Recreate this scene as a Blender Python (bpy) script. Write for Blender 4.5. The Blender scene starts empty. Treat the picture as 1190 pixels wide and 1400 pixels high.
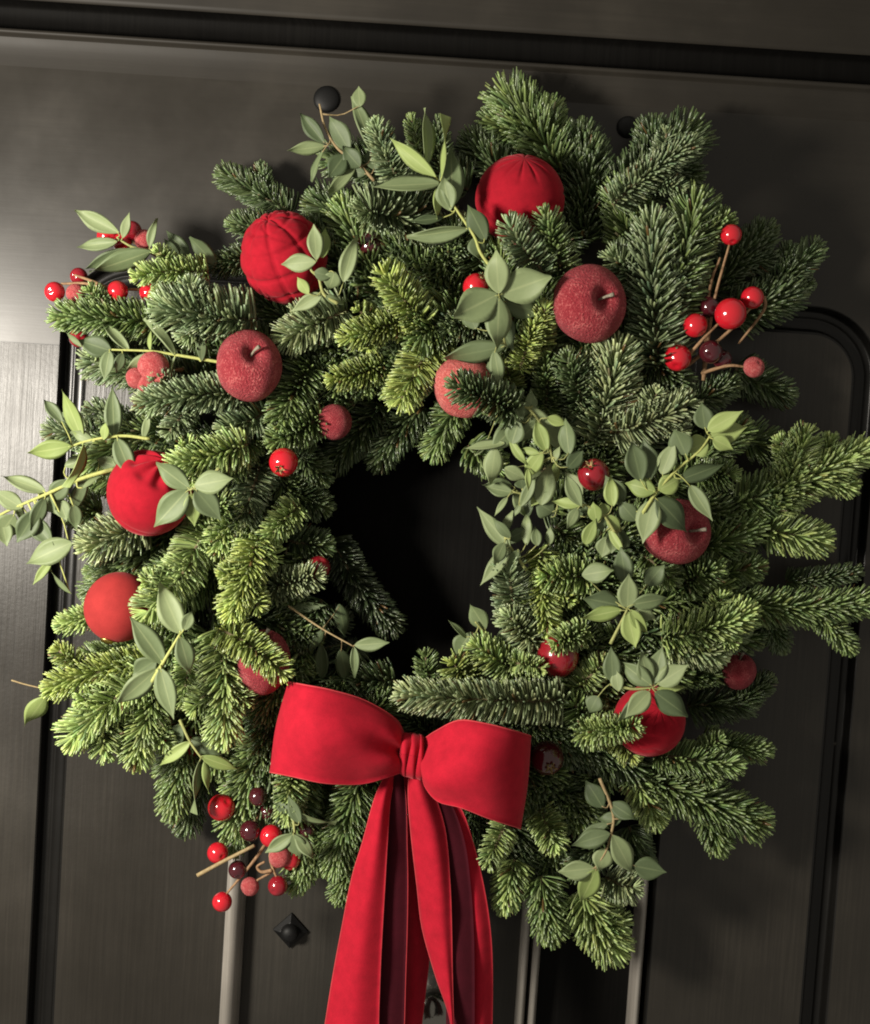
import bpy, bmesh, math, random
import numpy as np
from mathutils import Vector, Matrix

# ------------------------------------------------------------------ camera, world, lamps, exposure
SC = bpy.context.scene
COL = SC.collection
W0, H0 = 1190.0, 1400.0                 # pixel grid used for measuring
TANV = 0.40
CAM_D = 1.12
PITCH = math.radians(3.0)
ROLL = math.radians(3.75)
CAM = Vector((0.0, -CAM_D, CAM_D * math.tan(PITCH)))
fwd = Vector((0, math.cos(PITCH), -math.sin(PITCH)))
rgt0 = Vector((1, 0, 0))
up0 = rgt0.cross(fwd)
rgt = rgt0 * math.cos(ROLL) + up0 * math.sin(ROLL)
upv = up0 * math.cos(ROLL) - rgt0 * math.sin(ROLL)
cam_data = bpy.data.cameras.new('camera')
cam_data.sensor_fit = 'VERTICAL'
cam_data.sensor_height = 24.0
cam_data.lens = 12.0 / TANV
cam_data.clip_start = 0.02
cam_data.clip_end = 50
cam = bpy.data.objects.new('camera', cam_data)
COL.objects.link(cam)
cam.matrix_world = Matrix(((rgt.x, upv.x, -fwd.x, CAM.x), (rgt.y, upv.y, -fwd.y, CAM.y),
                           (rgt.z, upv.z, -fwd.z, CAM.z), (0, 0, 0, 1)))
SC.camera = cam

world = bpy.data.worlds.new('World')
SC.world = world
world.use_nodes = True
bg = world.node_tree.nodes['Background']
bg.inputs['Color'].default_value = (1.0, 0.93, 0.80, 1)
bg.inputs['Strength'].default_value = 0.28

def area_lamp(name, loc, target, size, power, color):
    l = bpy.data.lights.new(name, 'AREA')
    l.shape = 'DISK'
    l.size = size
    l.energy = power
    l.color = color
    o = bpy.data.objects.new(name, l)
    COL.objects.link(o)
    o.location = loc
    d = Vector(target) - Vector(loc)
    o.rotation_euler = d.to_track_quat('-Z', 'Y').to_euler()
    return o
area_lamp('porch_lamp', (-0.75, -0.82, 0.06), (-0.05, 0, -0.06), 0.22, 21.0, (1.0, 0.93, 0.82))

SC.view_settings.view_transform = 'Standard'
SC.view_settings.look = 'None'
SC.view_settings.exposure = 0.12
SC.view_settings.gamma = 1.0
SC.render.engine = 'CYCLES'
SC.cycles.use_denoising = True
SC.cycles.max_bounces = 6
SC.cycles.filter_width = 1.9

# ------------------------------------------------------------------ helpers
S = 0.0006                                # metres per photo pixel at the wreath

def P(px, py, d):
    """world point on the plane d metres in front of the door, measured at a photo position"""
    u = (px - W0 / 2) / (H0 / 2) * TANV
    v = -(py - H0 / 2) / (H0 / 2) * TANV
    r = fwd + rgt * u + upv * v
    t = (-d - CAM.y) / r.y
    return CAM + r * t

def V(a):
    return Vector(a)

def link(o, parent=None):
    COL.objects.link(o)
    if parent is not None:
        o.parent = parent
    return o

def mesh_obj(name, verts, faces, m, parent=None, smooth=True):
    me = bpy.data.meshes.new(name)
    me.from_pydata([tuple(v) for v in verts], [], faces)
    if smooth:
        me.polygons.foreach_set('use_smooth', [True] * len(me.polygons))
    if m is not None:
        me.materials.append(m)
    me.update()
    return link(bpy.data.objects.new(name, me), parent)

def tag(o, label, cat, group=None, kind=None):
    o['label'] = label
    if cat:
        o['category'] = cat
    if group:
        o['group'] = group
    if kind:
        o['kind'] = kind
    return o

def empty(name, loc=(0, 0, 0)):
    o = bpy.data.objects.new(name, None)
    o.empty_display_size = 0.02
    o.location = loc
    COL.objects.link(o)
    return o

def adopt(root):
    """children were built in world space: keep them there under a root that stands elsewhere"""
    inv = Matrix.Translation(root.location).inverted()
    for c in root.children:
        c.matrix_parent_inverse = inv

def frames(pts):
    pts = [Vector(p) for p in pts]
    ts = []
    for i in range(len(pts)):
        a = pts[max(0, i - 1)]; b = pts[min(len(pts) - 1, i + 1)]
        ts.append((b - a).normalized())
    ref = Vector((0, -1, 0)) if abs(ts[0].y) < 0.9 else Vector((0, 0, 1))
    out = []
    n = (ref - ts[0] * ref.dot(ts[0])).normalized()
    for t in ts:
        n = (n - t * n.dot(t)).normalized()
        out.append((t, n, t.cross(n)))
    return pts, out

def tube_data(pts, radii, seg=8, v0=0):
    pts, fr = frames(pts)
    vs, fs = [], []
    if not hasattr(radii, '__len__'):
        radii = [radii] * len(pts)
    for p, (t, n, b), r in zip(pts, fr, radii):
        for k in range(seg):
            a = 2 * math.pi * k / seg
            vs.append(p + (n * math.cos(a) + b * math.sin(a)) * r)
    for i in range(len(pts) - 1):
        for k in range(seg):
            a = v0 + i * seg + k; bq = v0 + i * seg + (k + 1) % seg
            fs.append((a, bq, bq + seg, a + seg))
    fs.append(tuple(v0 + k for k in range(seg))[::-1])
    fs.append(tuple(v0 + (len(pts) - 1) * seg + k for k in range(seg)))
    return vs, fs

def tube(name, pts, radii, m, parent=None, seg=8):
    vs, fs = tube_data(pts, radii, seg)
    return mesh_obj(name, vs, fs, m, parent)

def smooth_path(pts, n):
    """Catmull-Rom through the points, n samples"""
    pts = [Vector(p) for p in pts]
    if len(pts) == 2:
        return [pts[0].lerp(pts[1], i / (n - 1)) for i in range(n)]
    q = [pts[0] * 2 - pts[1]] + pts + [pts[-1] * 2 - pts[-2]]
    out = []
    m = len(pts) - 1
    for i in range(n):
        f = i / (n - 1) * m
        k = min(int(f), m - 1); t = f - k
        a, b, c, d = q[k:k + 4]
        out.append(0.5 * ((2 * b) + (c - a) * t + (2 * a - 5 * b + 4 * c - d) * t * t + (3 * b - a - 3 * c + d) * t ** 3))
    return out

# ------------------------------------------------------------------ materials
def mat(name):
    m = bpy.data.materials.new(name)
    m.use_nodes = True
    nt = m.node_tree
    return m, nt, nt.nodes['Principled BSDF']

def node(nt, t, **kw):
    n = nt.nodes.new(t)
    for k, v in kw.items():
        setattr(n, k, v)
    return n

def ramp(nt, fac, stops):
    r = node(nt, 'ShaderNodeValToRGB')
    els = r.color_ramp.elements
    while len(els) < len(stops):
        els.new(0.5)
    for e, (p, c) in zip(els, stops):
        e.position = p
        e.color = (*c, 1) if len(c) == 3 else c
    nt.links.new(fac, r.inputs[0])
    return r

def noise(nt, vec, scale, detail=4, rough=0.6):
    n = node(nt, 'ShaderNodeTexNoise')
    n.inputs['Scale'].default_value = scale
    n.inputs['Detail'].default_value = detail
    n.inputs['Roughness'].default_value = rough
    if vec is not None:
        nt.links.new(vec, n.inputs['Vector'])
    return n

def mapped(nt, scale, coord='Object'):
    tc = node(nt, 'ShaderNodeTexCoord')
    mp = node(nt, 'ShaderNodeMapping')
    mp.inputs['Scale'].default_value = scale
    nt.links.new(tc.outputs[coord], mp.inputs[0])
    return mp.outputs[0]

def paint(name, grain_scale, base=(0.021, 0.0182, 0.0142), rough=0.38, bumpd=0.25, streak=0.40, spec=0.5):
    """old black gloss paint over brushed wood grain, with dust, specks and worn spots"""
    m, nt, b = mat(name)
    g = mapped(nt, grain_scale)
    n1 = noise(nt, g, 1.0, 6, 0.65)
    o = mapped(nt, (1, 1, 1))
    n2 = noise(nt, o, 5.0, 5, 0.6)
    n3 = noise(nt, o, 260.0, 2, 0.5)
    mixf = node(nt, 'ShaderNodeMath', operation='MULTIPLY_ADD')
    nt.links.new(n1.outputs[0], mixf.inputs[0]); mixf.inputs[1].default_value = streak
    sc = node(nt, 'ShaderNodeMath', operation='MULTIPLY')
    nt.links.new(n2.outputs[0], sc.inputs[0]); sc.inputs[1].default_value = 1 - streak
    nt.links.new(sc.outputs[0], mixf.inputs[2])
    c = ramp(nt, mixf.outputs[0], [(0.30, tuple(x * 0.6 for x in base)), (0.52, base), (0.72, tuple(x * 1.75 for x in base))])
    # pale specks of dust and chipped paint
    vo = node(nt, 'ShaderNodeTexVoronoi'); vo.inputs['Scale'].default_value = 46
    nt.links.new(o, vo.inputs['Vector'])
    sp = ramp(nt, vo.outputs['Distance'], [(0.0, (1, 1, 1)), (0.055, (1, 1, 1)), (0.07, (0, 0, 0))])
    gate = ramp(nt, noise(nt, o, 9.0, 2).outputs[0], [(0.66, (0, 0, 0)), (0.72, (0.8, 0.8, 0.8))])
    mul = node(nt, 'ShaderNodeMath', operation='MULTIPLY')
    nt.links.new(sp.outputs[0], mul.inputs[0]); nt.links.new(gate.outputs[0], mul.inputs[1])
    mx = node(nt, 'ShaderNodeMixRGB')
    nt.links.new(mul.outputs[0], mx.inputs[0]); nt.links.new(c.outputs[0], mx.inputs[1])
    mx.inputs[2].default_value = (0.20, 0.185, 0.16, 1)
    nt.links.new(mx.outputs[0], b.inputs['Base Color'])
    rr = ramp(nt, n2.outputs[0], [(0.3, (rough - 0.05,) * 3), (0.7, (rough + 0.12,) * 3)])
    nt.links.new(rr.outputs[0], b.inputs['Roughness'])
    bp = node(nt, 'ShaderNodeBump'); bp.inputs['Strength'].default_value = bumpd; bp.inputs['Distance'].default_value = 0.0008
    add = node(nt, 'ShaderNodeMath', operation='MULTIPLY_ADD')
    nt.links.new(n3.outputs[0], add.inputs[0]); add.inputs[1].default_value = 0.25
    nt.links.new(n1.outputs[0], add.inputs[2])
    nt.links.new(add.outputs[0], bp.inputs['Height'])
    nt.links.new(bp.outputs[0], b.inputs['Normal'])
    b.inputs['Specular IOR Level'].default_value = spec
    return m

M_STILE = paint('paint_vertical_grain', (330, 60, 9), bumpd=0.35, rough=0.32, streak=0.45, spec=0.40)
M_RAIL = paint('paint_horizontal_grain', (9, 60, 220), bumpd=0.03, streak=0.15, rough=0.29, spec=0.42)
M_HEAD = paint('paint_head_moulding', (9, 60, 220), bumpd=0.06, streak=0.2, rough=0.5, spec=0.25)
M_MOULD = paint('paint_moulding', (120, 120, 6), base=(0.006, 0.0056, 0.005), rough=0.27, bumpd=0.10, spec=0.28)
M_SHADE = paint('paint_recess_shade', (330, 60, 9), base=(0.0045, 0.0042, 0.0038), rough=0.6, spec=0.05)  # near-black colour stands in for shade behind the wreath and in the head groove
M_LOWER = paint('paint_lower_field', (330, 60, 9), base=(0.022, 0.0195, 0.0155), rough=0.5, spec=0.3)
M_LIT_BEAD = paint('paint_lit_bead', (420, 420, 7), base=(0.20, 0.184, 0.162), rough=0.34, bumpd=0.3)  # lamplight on the beads is put into this pale base colour

def plain(name, color, rough, metal=0.0, spec=0.5, coat=0.0, sheen=0.0):
    m, nt, b = mat(name)
    b.inputs['Base Color'].default_value = (*color, 1)
    b.inputs['Roughness'].default_value = rough
    b.inputs['Metallic'].default_value = metal
    b.inputs['Specular IOR Level'].default_value = spec
    b.inputs['Coat Weight'].default_value = coat
    b.inputs['Coat Roughness'].default_value = 0.06
    b.inputs['Sheen Weight'].default_value = sheen
    return m
M_IRON = plain('black_iron', (0.004, 0.004, 0.004), 0.55, spec=0.25)

def needle_material():
    m, nt, b = mat('fir_needle')
    at = node(nt, 'ShaderNodeAttribute'); at.attribute_name = 'tint'
    nt.links.new(at.outputs['Color'], b.inputs['Base Color'])
    b.inputs['Roughness'].default_value = 0.32
    b.inputs['Specular IOR Level'].default_value = 0.75
    tr = node(nt, 'ShaderNodeBsdfTranslucent')
    nt.links.new(at.outputs['Color'], tr.inputs[0])
    mx = node(nt, 'ShaderNodeMixShader'); mx.inputs[0].default_value = 0.2
    out = nt.nodes['Material Output']
    nt.links.new(b.outputs[0], mx.inputs[1]); nt.links.new(tr.outputs[0], mx.inputs[2])
    nt.links.new(mx.outputs[0], out.inputs[0])
    return m
M_NEEDLE = needle_material()

def bark(name, c0, c1, scale=400):
    m, nt, b = mat(name)
    n = noise(nt, mapped(nt, (1, 1, 1)), scale, 4)
    c = ramp(nt, n.outputs[0], [(0.3, c0), (0.7, c1)])
    nt.links.new(c.outputs[0], b.inputs['Base Color'])
    b.inputs['Roughness'].default_value = 0.75
    bp = node(nt, 'ShaderNodeBump'); bp.inputs['Distance'].default_value = 0.0005
    nt.links.new(n.outputs[0], bp.inputs['Height']); nt.links.new(bp.outputs[0], b.inputs['Normal'])
    return m
M_TWIG = bark('fir_twig', (0.07, 0.055, 0.025), (0.16, 0.12, 0.06))
M_MOSS = bark('moss_ring', (0.006, 0.008, 0.004), (0.022, 0.022, 0.010), 160)
M_CANE = bark('berry_cane', (0.16, 0.085, 0.04), (0.33, 0.20, 0.10))
M_CUT = bark('pale_twig', (0.22, 0.155, 0.07), (0.34, 0.26, 0.13))
M_GREENSTEM = bark('green_stem', (0.20, 0.22, 0.07), (0.33, 0.34, 0.12))
M_YELLOWSTEM = bark('yellow_green_stem', (0.30, 0.33, 0.09), (0.42, 0.44, 0.14))

def leaf_material(name, c_dark, c_light, rib):
    m, nt, b = mat(name)
    tc = node(nt, 'ShaderNodeTexCoord')
    oi = node(nt, 'ShaderNodeObjectInfo')
    uv = node(nt, 'ShaderNodeAttribute'); uv.attribute_name = 'across'
    n = noise(nt, tc.outputs['Object'], 7.0, 4)
    f = node(nt, 'ShaderNodeMath', operation='MULTIPLY_ADD')
    nt.links.new(oi.outputs['Random'], f.inputs[0]); f.inputs[1].default_value = 0.7
    h = node(nt, 'ShaderNodeMath', operation='MULTIPLY'); h.inputs[1].default_value = 0.4
    nt.links.new(n.outputs[0], h.inputs[0]); nt.links.new(h.outputs[0], f.inputs[2])
    c = ramp(nt, f.outputs[0], [(0.1, c_dark), (0.9, c_light)])
    rb = ramp(nt, uv.outputs['Fac'], [(0.0, (0.5, 0.5, 0.5)), (0.04, (0.35, 0.35, 0.35)), (0.10, (0, 0, 0)), (0.95, (0, 0, 0)), (1.0, (0.25, 0.25, 0.25))])
    mx = node(nt, 'ShaderNodeMixRGB')
    nt.links.new(rb.outputs[0], mx.inputs[0]); nt.links.new(c.outputs[0], mx.inputs[1])
    mx.inputs[2].default_value = (*rib, 1)
    nt.links.new(mx.outputs[0], b.inputs['Base Color'])
    b.inputs['Roughness'].default_value = 0.55
    b.inputs['Specular IOR Level'].default_value = 0.35
    tr = node(nt, 'ShaderNodeBsdfTranslucent')
    nt.links.new(mx.outputs[0], tr.inputs[0])
    ms = node(nt, 'ShaderNodeMixShader'); ms.inputs[0].default_value = 0.16
    nt.links.new(b.outputs[0], ms.inputs[1]); nt.links.new(tr.outputs[0], ms.inputs[2])
    nt.links.new(ms.outputs[0], nt.nodes['Material Output'].inputs[0])
    bp = node(nt, 'ShaderNodeBump'); bp.inputs['Distance'].default_value = 0.0004; bp.inputs['Strength'].default_value = 0.3
    nt.links.new(n.outputs[0], bp.inputs['Height']); nt.links.new(bp.outputs[0], b.inputs['Normal'])
    return m
M_LEAF = leaf_material('eucalyptus_leaf', (0.125, 0.170, 0.078), (0.240, 0.295, 0.142), (0.33, 0.38, 0.19))
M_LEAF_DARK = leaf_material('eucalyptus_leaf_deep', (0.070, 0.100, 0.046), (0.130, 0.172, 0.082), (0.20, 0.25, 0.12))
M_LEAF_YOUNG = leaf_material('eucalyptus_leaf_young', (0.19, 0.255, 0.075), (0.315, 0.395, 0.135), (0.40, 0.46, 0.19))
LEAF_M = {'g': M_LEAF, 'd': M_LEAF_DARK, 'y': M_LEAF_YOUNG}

def velvet(name, c, sheen=0.35, nap=900, bump=0.25, mottle=90):
    m, nt, b = mat(name)
    o = mapped(nt, (1, 1, 1))
    n = noise(nt, o, nap, 3)
    n2 = noise(nt, o, mottle, 4)
    f = node(nt, 'ShaderNodeMath', operation='MULTIPLY_ADD'); f.inputs[1].default_value = 0.4
    nt.links.new(n.outputs[0], f.inputs[0])
    h = node(nt, 'ShaderNodeMath', operation='MULTIPLY'); h.inputs[1].default_value = 0.6
    nt.links.new(n2.outputs[0], h.inputs[0]); nt.links.new(h.outputs[0], f.inputs[2])
    r = ramp(nt, f.outputs[0], [(0.3, tuple(x * 0.74 for x in c)), (0.7, tuple(min(1, x * 1.14) for x in c))])
    nt.links.new(r.outputs[0], b.inputs['Base Color'])
    b.inputs['Roughness'].default_value = 0.9
    b.inputs['Specular IOR Level'].default_value = 0.15
    b.inputs['Sheen Weight'].default_value = sheen
    b.inputs['Sheen Roughness'].default_value = 0.4
    b.inputs['Sheen Tint'].default_value = (1.0, 0.30, 0.32, 1)
    bp = node(nt, 'ShaderNodeBump'); bp.inputs['Distance'].default_value = 0.0004; bp.inputs['Strength'].default_value = bump
    nt.links.new(n.outputs[0], bp.inputs['Height']); nt.links.new(bp.outputs[0], b.inputs['Normal'])
    return m
M_RIBBON = velvet('red_velvet_ribbon', (0.37, 0.008, 0.022), 0.20)
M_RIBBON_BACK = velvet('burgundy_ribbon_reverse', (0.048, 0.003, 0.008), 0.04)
M_BAUBLE = velvet('red_velvet_bauble', (0.30, 0.006, 0.016), 0.25, 60, 0.3, 5)
M_HEM = velvet('pink_hem_thread', (0.50, 0.05, 0.06), 0.1, 2500, 0.5)
M_MATTE = velvet('matt_red_bauble', (0.31, 0.028, 0.027), 0.12, 40, 0.04, 2)

def frosted(name, c, frost, amount, scale=17):
    m, nt, b = mat(name)
    o = mapped(nt, (1, 1, 1))
    n = noise(nt, o, scale, 3, 0.7)
    n2 = noise(nt, o, 2.5, 3)
    f = node(nt, 'ShaderNodeMath', operation='MULTIPLY_ADD'); f.inputs[1].default_value = 0.65
    nt.links.new(n.outputs[0], f.inputs[0])
    h = node(nt, 'ShaderNodeMath', operation='MULTIPLY'); h.inputs[1].default_value = 0.35
    nt.links.new(n2.outputs[0], h.inputs[0]); nt.links.new(h.outputs[0], f.inputs[2])
    mid = tuple(c[i] * (1 - amount) + frost[i] * amount for i in range(3))
    r = ramp(nt, f.outputs[0], [(0.38, tuple(x * 0.8 for x in c)), (0.53, mid), (0.61, tuple(mid[i] * 0.4 + frost[i] * 0.6 for i in range(3)))])
    nt.links.new(r.outputs[0], b.inputs['Base Color'])
    b.inputs['Roughness'].default_value = 0.7
    b.inputs['Specular IOR Level'].default_value = 0.4
    b.inputs['Sheen Weight'].default_value = 0.05
    bp = node(nt, 'ShaderNodeBump'); bp.inputs['Distance'].default_value = 0.012; bp.inputs['Strength'].default_value = 0.6
    nt.links.new(n.outputs[0], bp.inputs['Height']); nt.links.new(bp.outputs[0], b.inputs['Normal'])
    return m
M_APPLE = frosted('frosted_apple_skin', (0.265, 0.010, 0.021), (0.60, 0.17, 0.16), 0.06)
M_APPLE_PALE = frosted('pale_frosted_apple_skin', (0.46, 0.040, 0.040), (0.75, 0.30, 0.25), 0.28)
M_BERRY_FROST = frosted('sugared_berry', (0.42, 0.018, 0.028), (0.72, 0.30, 0.27), 0.25, 14)
M_BERRY_RED = plain('glossy_red_berry', (0.47, 0.010, 0.020), 0.16, coat=0.6)
M_BERRY_DARK = plain('glossy_maroon_berry', (0.050, 0.006, 0.010), 0.16, coat=0.6)
M_BERRY_MID = plain('glossy_crimson_berry', (0.22, 0.008, 0.016), 0.18, coat=0.5)
M_CALYX = bark('dry_calyx', (0.28, 0.17, 0.06), (0.55, 0.42, 0.18), 900)
M_STALK = bark('apple_stalk', (0.10, 0.085, 0.06), (0.30, 0.27, 0.20), 700)
M_GOLDCAP = plain('bauble_cap', (0.45, 0.30, 0.10), 0.35, metal=1.0)

# ------------------------------------------------------------------ the door
def build_door():
    door = empty('door', (0, 0, 0))
    tag(door, 'old black painted panelled door behind the wreath', 'door', kind='structure')
    xl = 0.5 * (P(52, 1300, 0).x + P(62, 620, 0).x)          # outer lip of the panel moulding
    xr = 0.5 * (P(1181, 620, 0).x + P(1146, 1390, 0).x)
    zt = P(1085, 416, 0).z
    zb, wout, ztop = -0.95, 0.85, P(900, 148, 0).z
    R = 0.062
    # path of the outer lip: up the left, round two corners, down the right
    path = []
    for i in range(20):
        path.append((xl, zb + (zt - R - zb) * i / 19, (-1, 0), 'l'))
    for i in range(1, 13):
        a = math.pi - math.pi / 2 * i / 12
        path.append((xl + R + R * math.cos(a), zt - R + R * math.sin(a), (math.cos(a), math.sin(a)), 'c'))
    for i in range(1, 16):
        path.append((xl + R + (xr - xl - 2 * R) * i / 15, zt, (0, 1), 't'))
    for i in range(1, 13):
        a = math.pi / 2 - math.pi / 2 * i / 12
        path.append((xr - R + R * math.cos(a), zt - R + R * math.sin(a), (math.cos(a), math.sin(a)), 'c'))
    for i in range(1, 20):
        path.append((xr, zt - R + (zb - zt + R) * i / 19, (1, 0), 'r'))
    # swept moulding: lip, deep channel with two thin beads, inner lip
    mm = 0.001
    prof = [(0, 0), (0.8, 0.35), (1.6, 1.6), (2.2, 4.5), (2.6, 9), (3.4, 11.2), (5.0, 12.2), (7.0, 12.5), (9.0, 12.4), (10.0, 11.9), (11.0, 11.6),
            (12.0, 11.9), (13.0, 12.4), (15.0, 12.6), (17.0, 12.5), (19.0, 12.1), (20.4, 11.2), (21.2, 9), (21.6, 4), (22.4, 1.6), (23.4, 0.6), (25.0, 0.2)]
    vs, fs = [], []
    k = len(prof)
    for (x, z, n, _) in path:
        for (u, y) in prof:
            vs.append((x - n[0] * u * mm, y * mm, z - n[1] * u * mm))
    for i in range(len(path) - 1):
        for j in range(k - 1):
            a = i * k + j
            fs.append((a, a + k, a + k + 1, a + 1))
    mesh_obj('panel_moulding', vs, fs, M_MOULD, door)
    # rail (everything above the joint) and stiles (below): sheets between lip and outer edge
    zj = P(20, 468, 0).z
    def sheet(name, pts_in, pts_out, m):
        vs = [(x, 0, z) for x, z in pts_in] + [(x, 0, z) for x, z in pts_out]
        n = len(pts_in)
        fs = [(i, i + 1, n + i + 1, n + i) for i in range(n - 1)]
        return mesh_obj(name, vs, fs, m, door, smooth=False)
    lo = [p for p in path if p[3] == 'l' and p[1] < zj]
    sheet('stile', [(p[0], p[1]) for p in lo] + [(xl, zj)], [(-wout, p[1]) for p in lo] + [(-wout, zj)], M_STILE)
    ro = [p for p in path if p[3] == 'r' and p[1] < zj]
    sheet('stile', [(xr, zj)] + [(p[0], p[1]) for p in ro], [(wout, zj)] + [(wout, p[1]) for p in ro], M_STILE)
    hi = [p for p in path if p[1] >= zj]
    pin, pout = [(xl, zj)], [(-wout, zj)]
    for (x, z, n, t) in hi:
        pin.append((x, z))
        if t == 'l':
            pout.append((-wout, z))
        elif t == 'r':
            pout.append((wout, z))
        elif t == 't':
            pout.append((x, ztop))
        else:
            cx = xl + R if x < 0 else xr - R
            cz = zt - R
            sx = wout + cx if n[0] < 0 else wout - cx
            sz = ztop - cz
            t_ = min(sx / max(1e-6, abs(n[0])), sz / max(1e-6, n[1]))
            pout.append((cx + n[0] * t_, cz + n[1] * t_))
    pin.append((xr, zj)); pout.append((wout, zj))
    sheet('rail', pin, pout, M_RAIL)
    # dark hairline joints between rail and stiles
    for (a, b_) in ((-wout, xl), (xr, wout)):
        mesh_obj('joint', [(a, -0.0003, zj - 0.0004), (b_, -0.0003, zj - 0.0004), (b_, -0.0003, zj + 0.0004), (a, -0.0003, zj + 0.0004)],
                 [(0, 1, 2, 3)], M_MOULD, door, smooth=False)
    # the panel inside the moulding: outer boards, then a sunk centre between beads
    def bx(name, x0, x1, z0, z1, y0, y1, m, bev=0.0015):
        bm = bmesh.new()
        bmesh.ops.create_cube(bm, size=1)
        for v in bm.verts:
            v.co = Vector(((x0 + x1) / 2 + v.co.x * (x1 - x0), (y0 + y1) / 2 + v.co.y * (y1 - y0), (z0 + z1) / 2 + v.co.z * (z1 - z0)))
        if bev:
            bmesh.ops.bevel(bm, geom=list(bm.edges), offset=bev, segments=2, affect='EDGES')
        me = bpy.data.meshes.new(name); bm.to_mesh(me); bm.free()
        me.materials.append(m)
        return link(bpy.data.objects.new(name, me), door)
    ins = 25 * mm
    b1 = 0.5 * (P(308, 1390, 0).x + P(318, 1240, 0).x)
    b2 = 0.5 * (P(722, 1390, 0).x + P(730, 1240, 0).x)
    b3 = 0.5 * (P(876, 1390, 0).x + P(886, 1240, 0).x)
    zin = zt - ins
    vs = []; poly = []
    inner = [(x - n[0] * ins, z - n[1] * ins) for (x, z, n, _) in path]
    # left and right boards of the panel follow the rounded corners, the sunk field runs between the beads
    bl, br = b1 - 0.006, b3 + 0.006
    left = [p for p in inner if p[0] < bl]
    right = [p for p in inner if p[0] > br]
    for pts, xe in ((left, bl), (right, br)):
        n = len(pts)
        vs = [(x, 0.0002, z) for x, z in pts] + [(xe, 0.0002, z) for x, z in pts]
        fs = [(i, i + 1, n + i + 1, n + i) for i in range(n - 1)]
        mesh_obj('panel_board', vs, fs, M_STILE, door, smooth=False)
    zf = P(560, 520, 0).z
    mid = [p for p in inner if bl <= p[0] <= br]
    n = len(mid)
    bx('panel_board', bl, br, zf, zin, 0.0004, 0.03, M_STILE, 0)
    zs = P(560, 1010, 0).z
    bx('sunk_field', bl - 0.01, b2, zs, zf + 0.01, 0.0215, 0.03, M_SHADE, 0)
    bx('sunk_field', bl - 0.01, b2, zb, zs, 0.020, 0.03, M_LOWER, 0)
    bx('sunk_field', b2, br + 0.01, zb, zf + 0.01, 0.0205, 0.03, M_SHADE, 0)
    def bead(x, w, proud, back, m, name='bead'):
        pts = []
        N = 10
        for i in range(N + 1):
            a = math.pi * i / N
            pts.append((x - math.cos(a) * w / 2, back - (back + proud) * math.sin(a) ** 0.75))
        vs = []
        for z in (zb, zf):
            vs += [(px, py, z) for px, py in pts]
        fs = [(i, i + 1, N + 1 + i + 1, N + 1 + i) for i in range(N)]
        return mesh_obj(name, vs, fs, m, door)
    bead(b1, 0.019, 0.003, 0.021, M_LIT_BEAD)
    bead(b2 - 0.0052, 0.0085, -0.002, 0.021, M_LIT_BEAD)
    bead(b2 + 0.0052, 0.0085, -0.002, 0.021, M_LIT_BEAD)
    bead(b3 - 0.004, 0.010, 0.001, 0.021, M_LIT_BEAD)
    bead(b3 + 0.006, 0.006, 0.000, 0.021, M_MOULD)
    # head: cove, bead, deep groove and the fascia board above, running along the whole width
    z = ztop
    prof = [(z, 0), (z + .008, -0.0002), (z + .015, -0.0008), (z + .020, -0.0018), (z + .0235, -0.0032), (z + .0248, -0.0046),
            (z + .0256, -0.0064), (z + .0268, -0.0078), (z + .0284, -0.0078), (z + .0298, -0.0062), (z + .0306, -0.001), (z + .0312, 0.008), (z + .0325, 0.011),
            (z + .052, 0.012), (z + .0545, 0.009), (z + .0552, -0.0035), (z + .0566, -0.0052), (z + .0595, -0.0058), (z + .35, -0.0060)]
    def run(name, pf, m):
        N = 12
        vs, fs = [], []
        for i in range(N):
            x = -wout + 2 * wout * i / (N - 1)
            vs += [(x, y, zz) for zz, y in pf]
        k = len(pf)
        for i in range(N - 1):
            for j in range(k - 1):
                a = i * k + j
                fs.append((a, a + 1, a + k + 1, a + k))
        o = mesh_obj(name, vs, fs, m, door)
        return o
    run('head_cove', prof[:5], M_HEAD)
    run('head_bead', prof[4:11], M_HEAD)
    run('head_groove', prof[10:16], M_SHADE)  # shade inside the groove is painted in by the darker colour
    run('fascia_board', prof[15:], M_HEAD)
    # pyramid stud, two domed studs and the turned knob
    def stud(px, py, r, y0, pyramid):
        c = P(px, py, -y0)
        vs, fs = [], []
        if pyramid:
            seg, prof = 4, [(1.0, 0.0), (1.0, 0.003), (0.62, 0.007), (0.55, 0.0075)]
        else:
            seg, prof = 24, [(1.0, 0.0), (0.98, 0.0015), (0.85, 0.003), (0.6, 0.004), (0.3, 0.0045), (0.02, 0.0046)]
        for (s, h) in prof:
            for k in range(seg):
                a = 2 * math.pi * k / seg
                vs.append((c.x + math.cos(a) * r * s, y0 - h, c.z + math.sin(a) * r * s))
        for i in range(len(prof) - 1):
            for k in range(seg):
                a = i * seg + k; b_ = i * seg + (k + 1) % seg
                fs.append((a, b_, b_ + seg, a + seg))
        fs.append(tuple((len(prof) - 1) * seg + k for k in range(seg)))
        o = mesh_obj('stud', vs, fs, M_IRON, door, smooth=not pyramid)
        if pyramid:
            vs, fs = [], []
            pf = [(0.52, 0.0070), (0.50, 0.0105), (0.40, 0.0135), (0.2, 0.0150), (0.02, 0.0153)]
            for (s, h) in pf:
                for k in range(20):
                    a = 2 * math.pi * k / 20
                    vs.append((c.x + math.cos(a) * r * s, y0 - h, c.z + math.sin(a) * r * s))
            for i in range(len(pf) - 1):
                for k in range(20):
                    a = i * 20 + k; b_ = i * 20 + (k + 1) % 20
                    fs.append((a, b_, b_ + 20, a + 20))
            mesh_obj('bolt_head', vs, fs, M_IRON, o)
        return o
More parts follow.
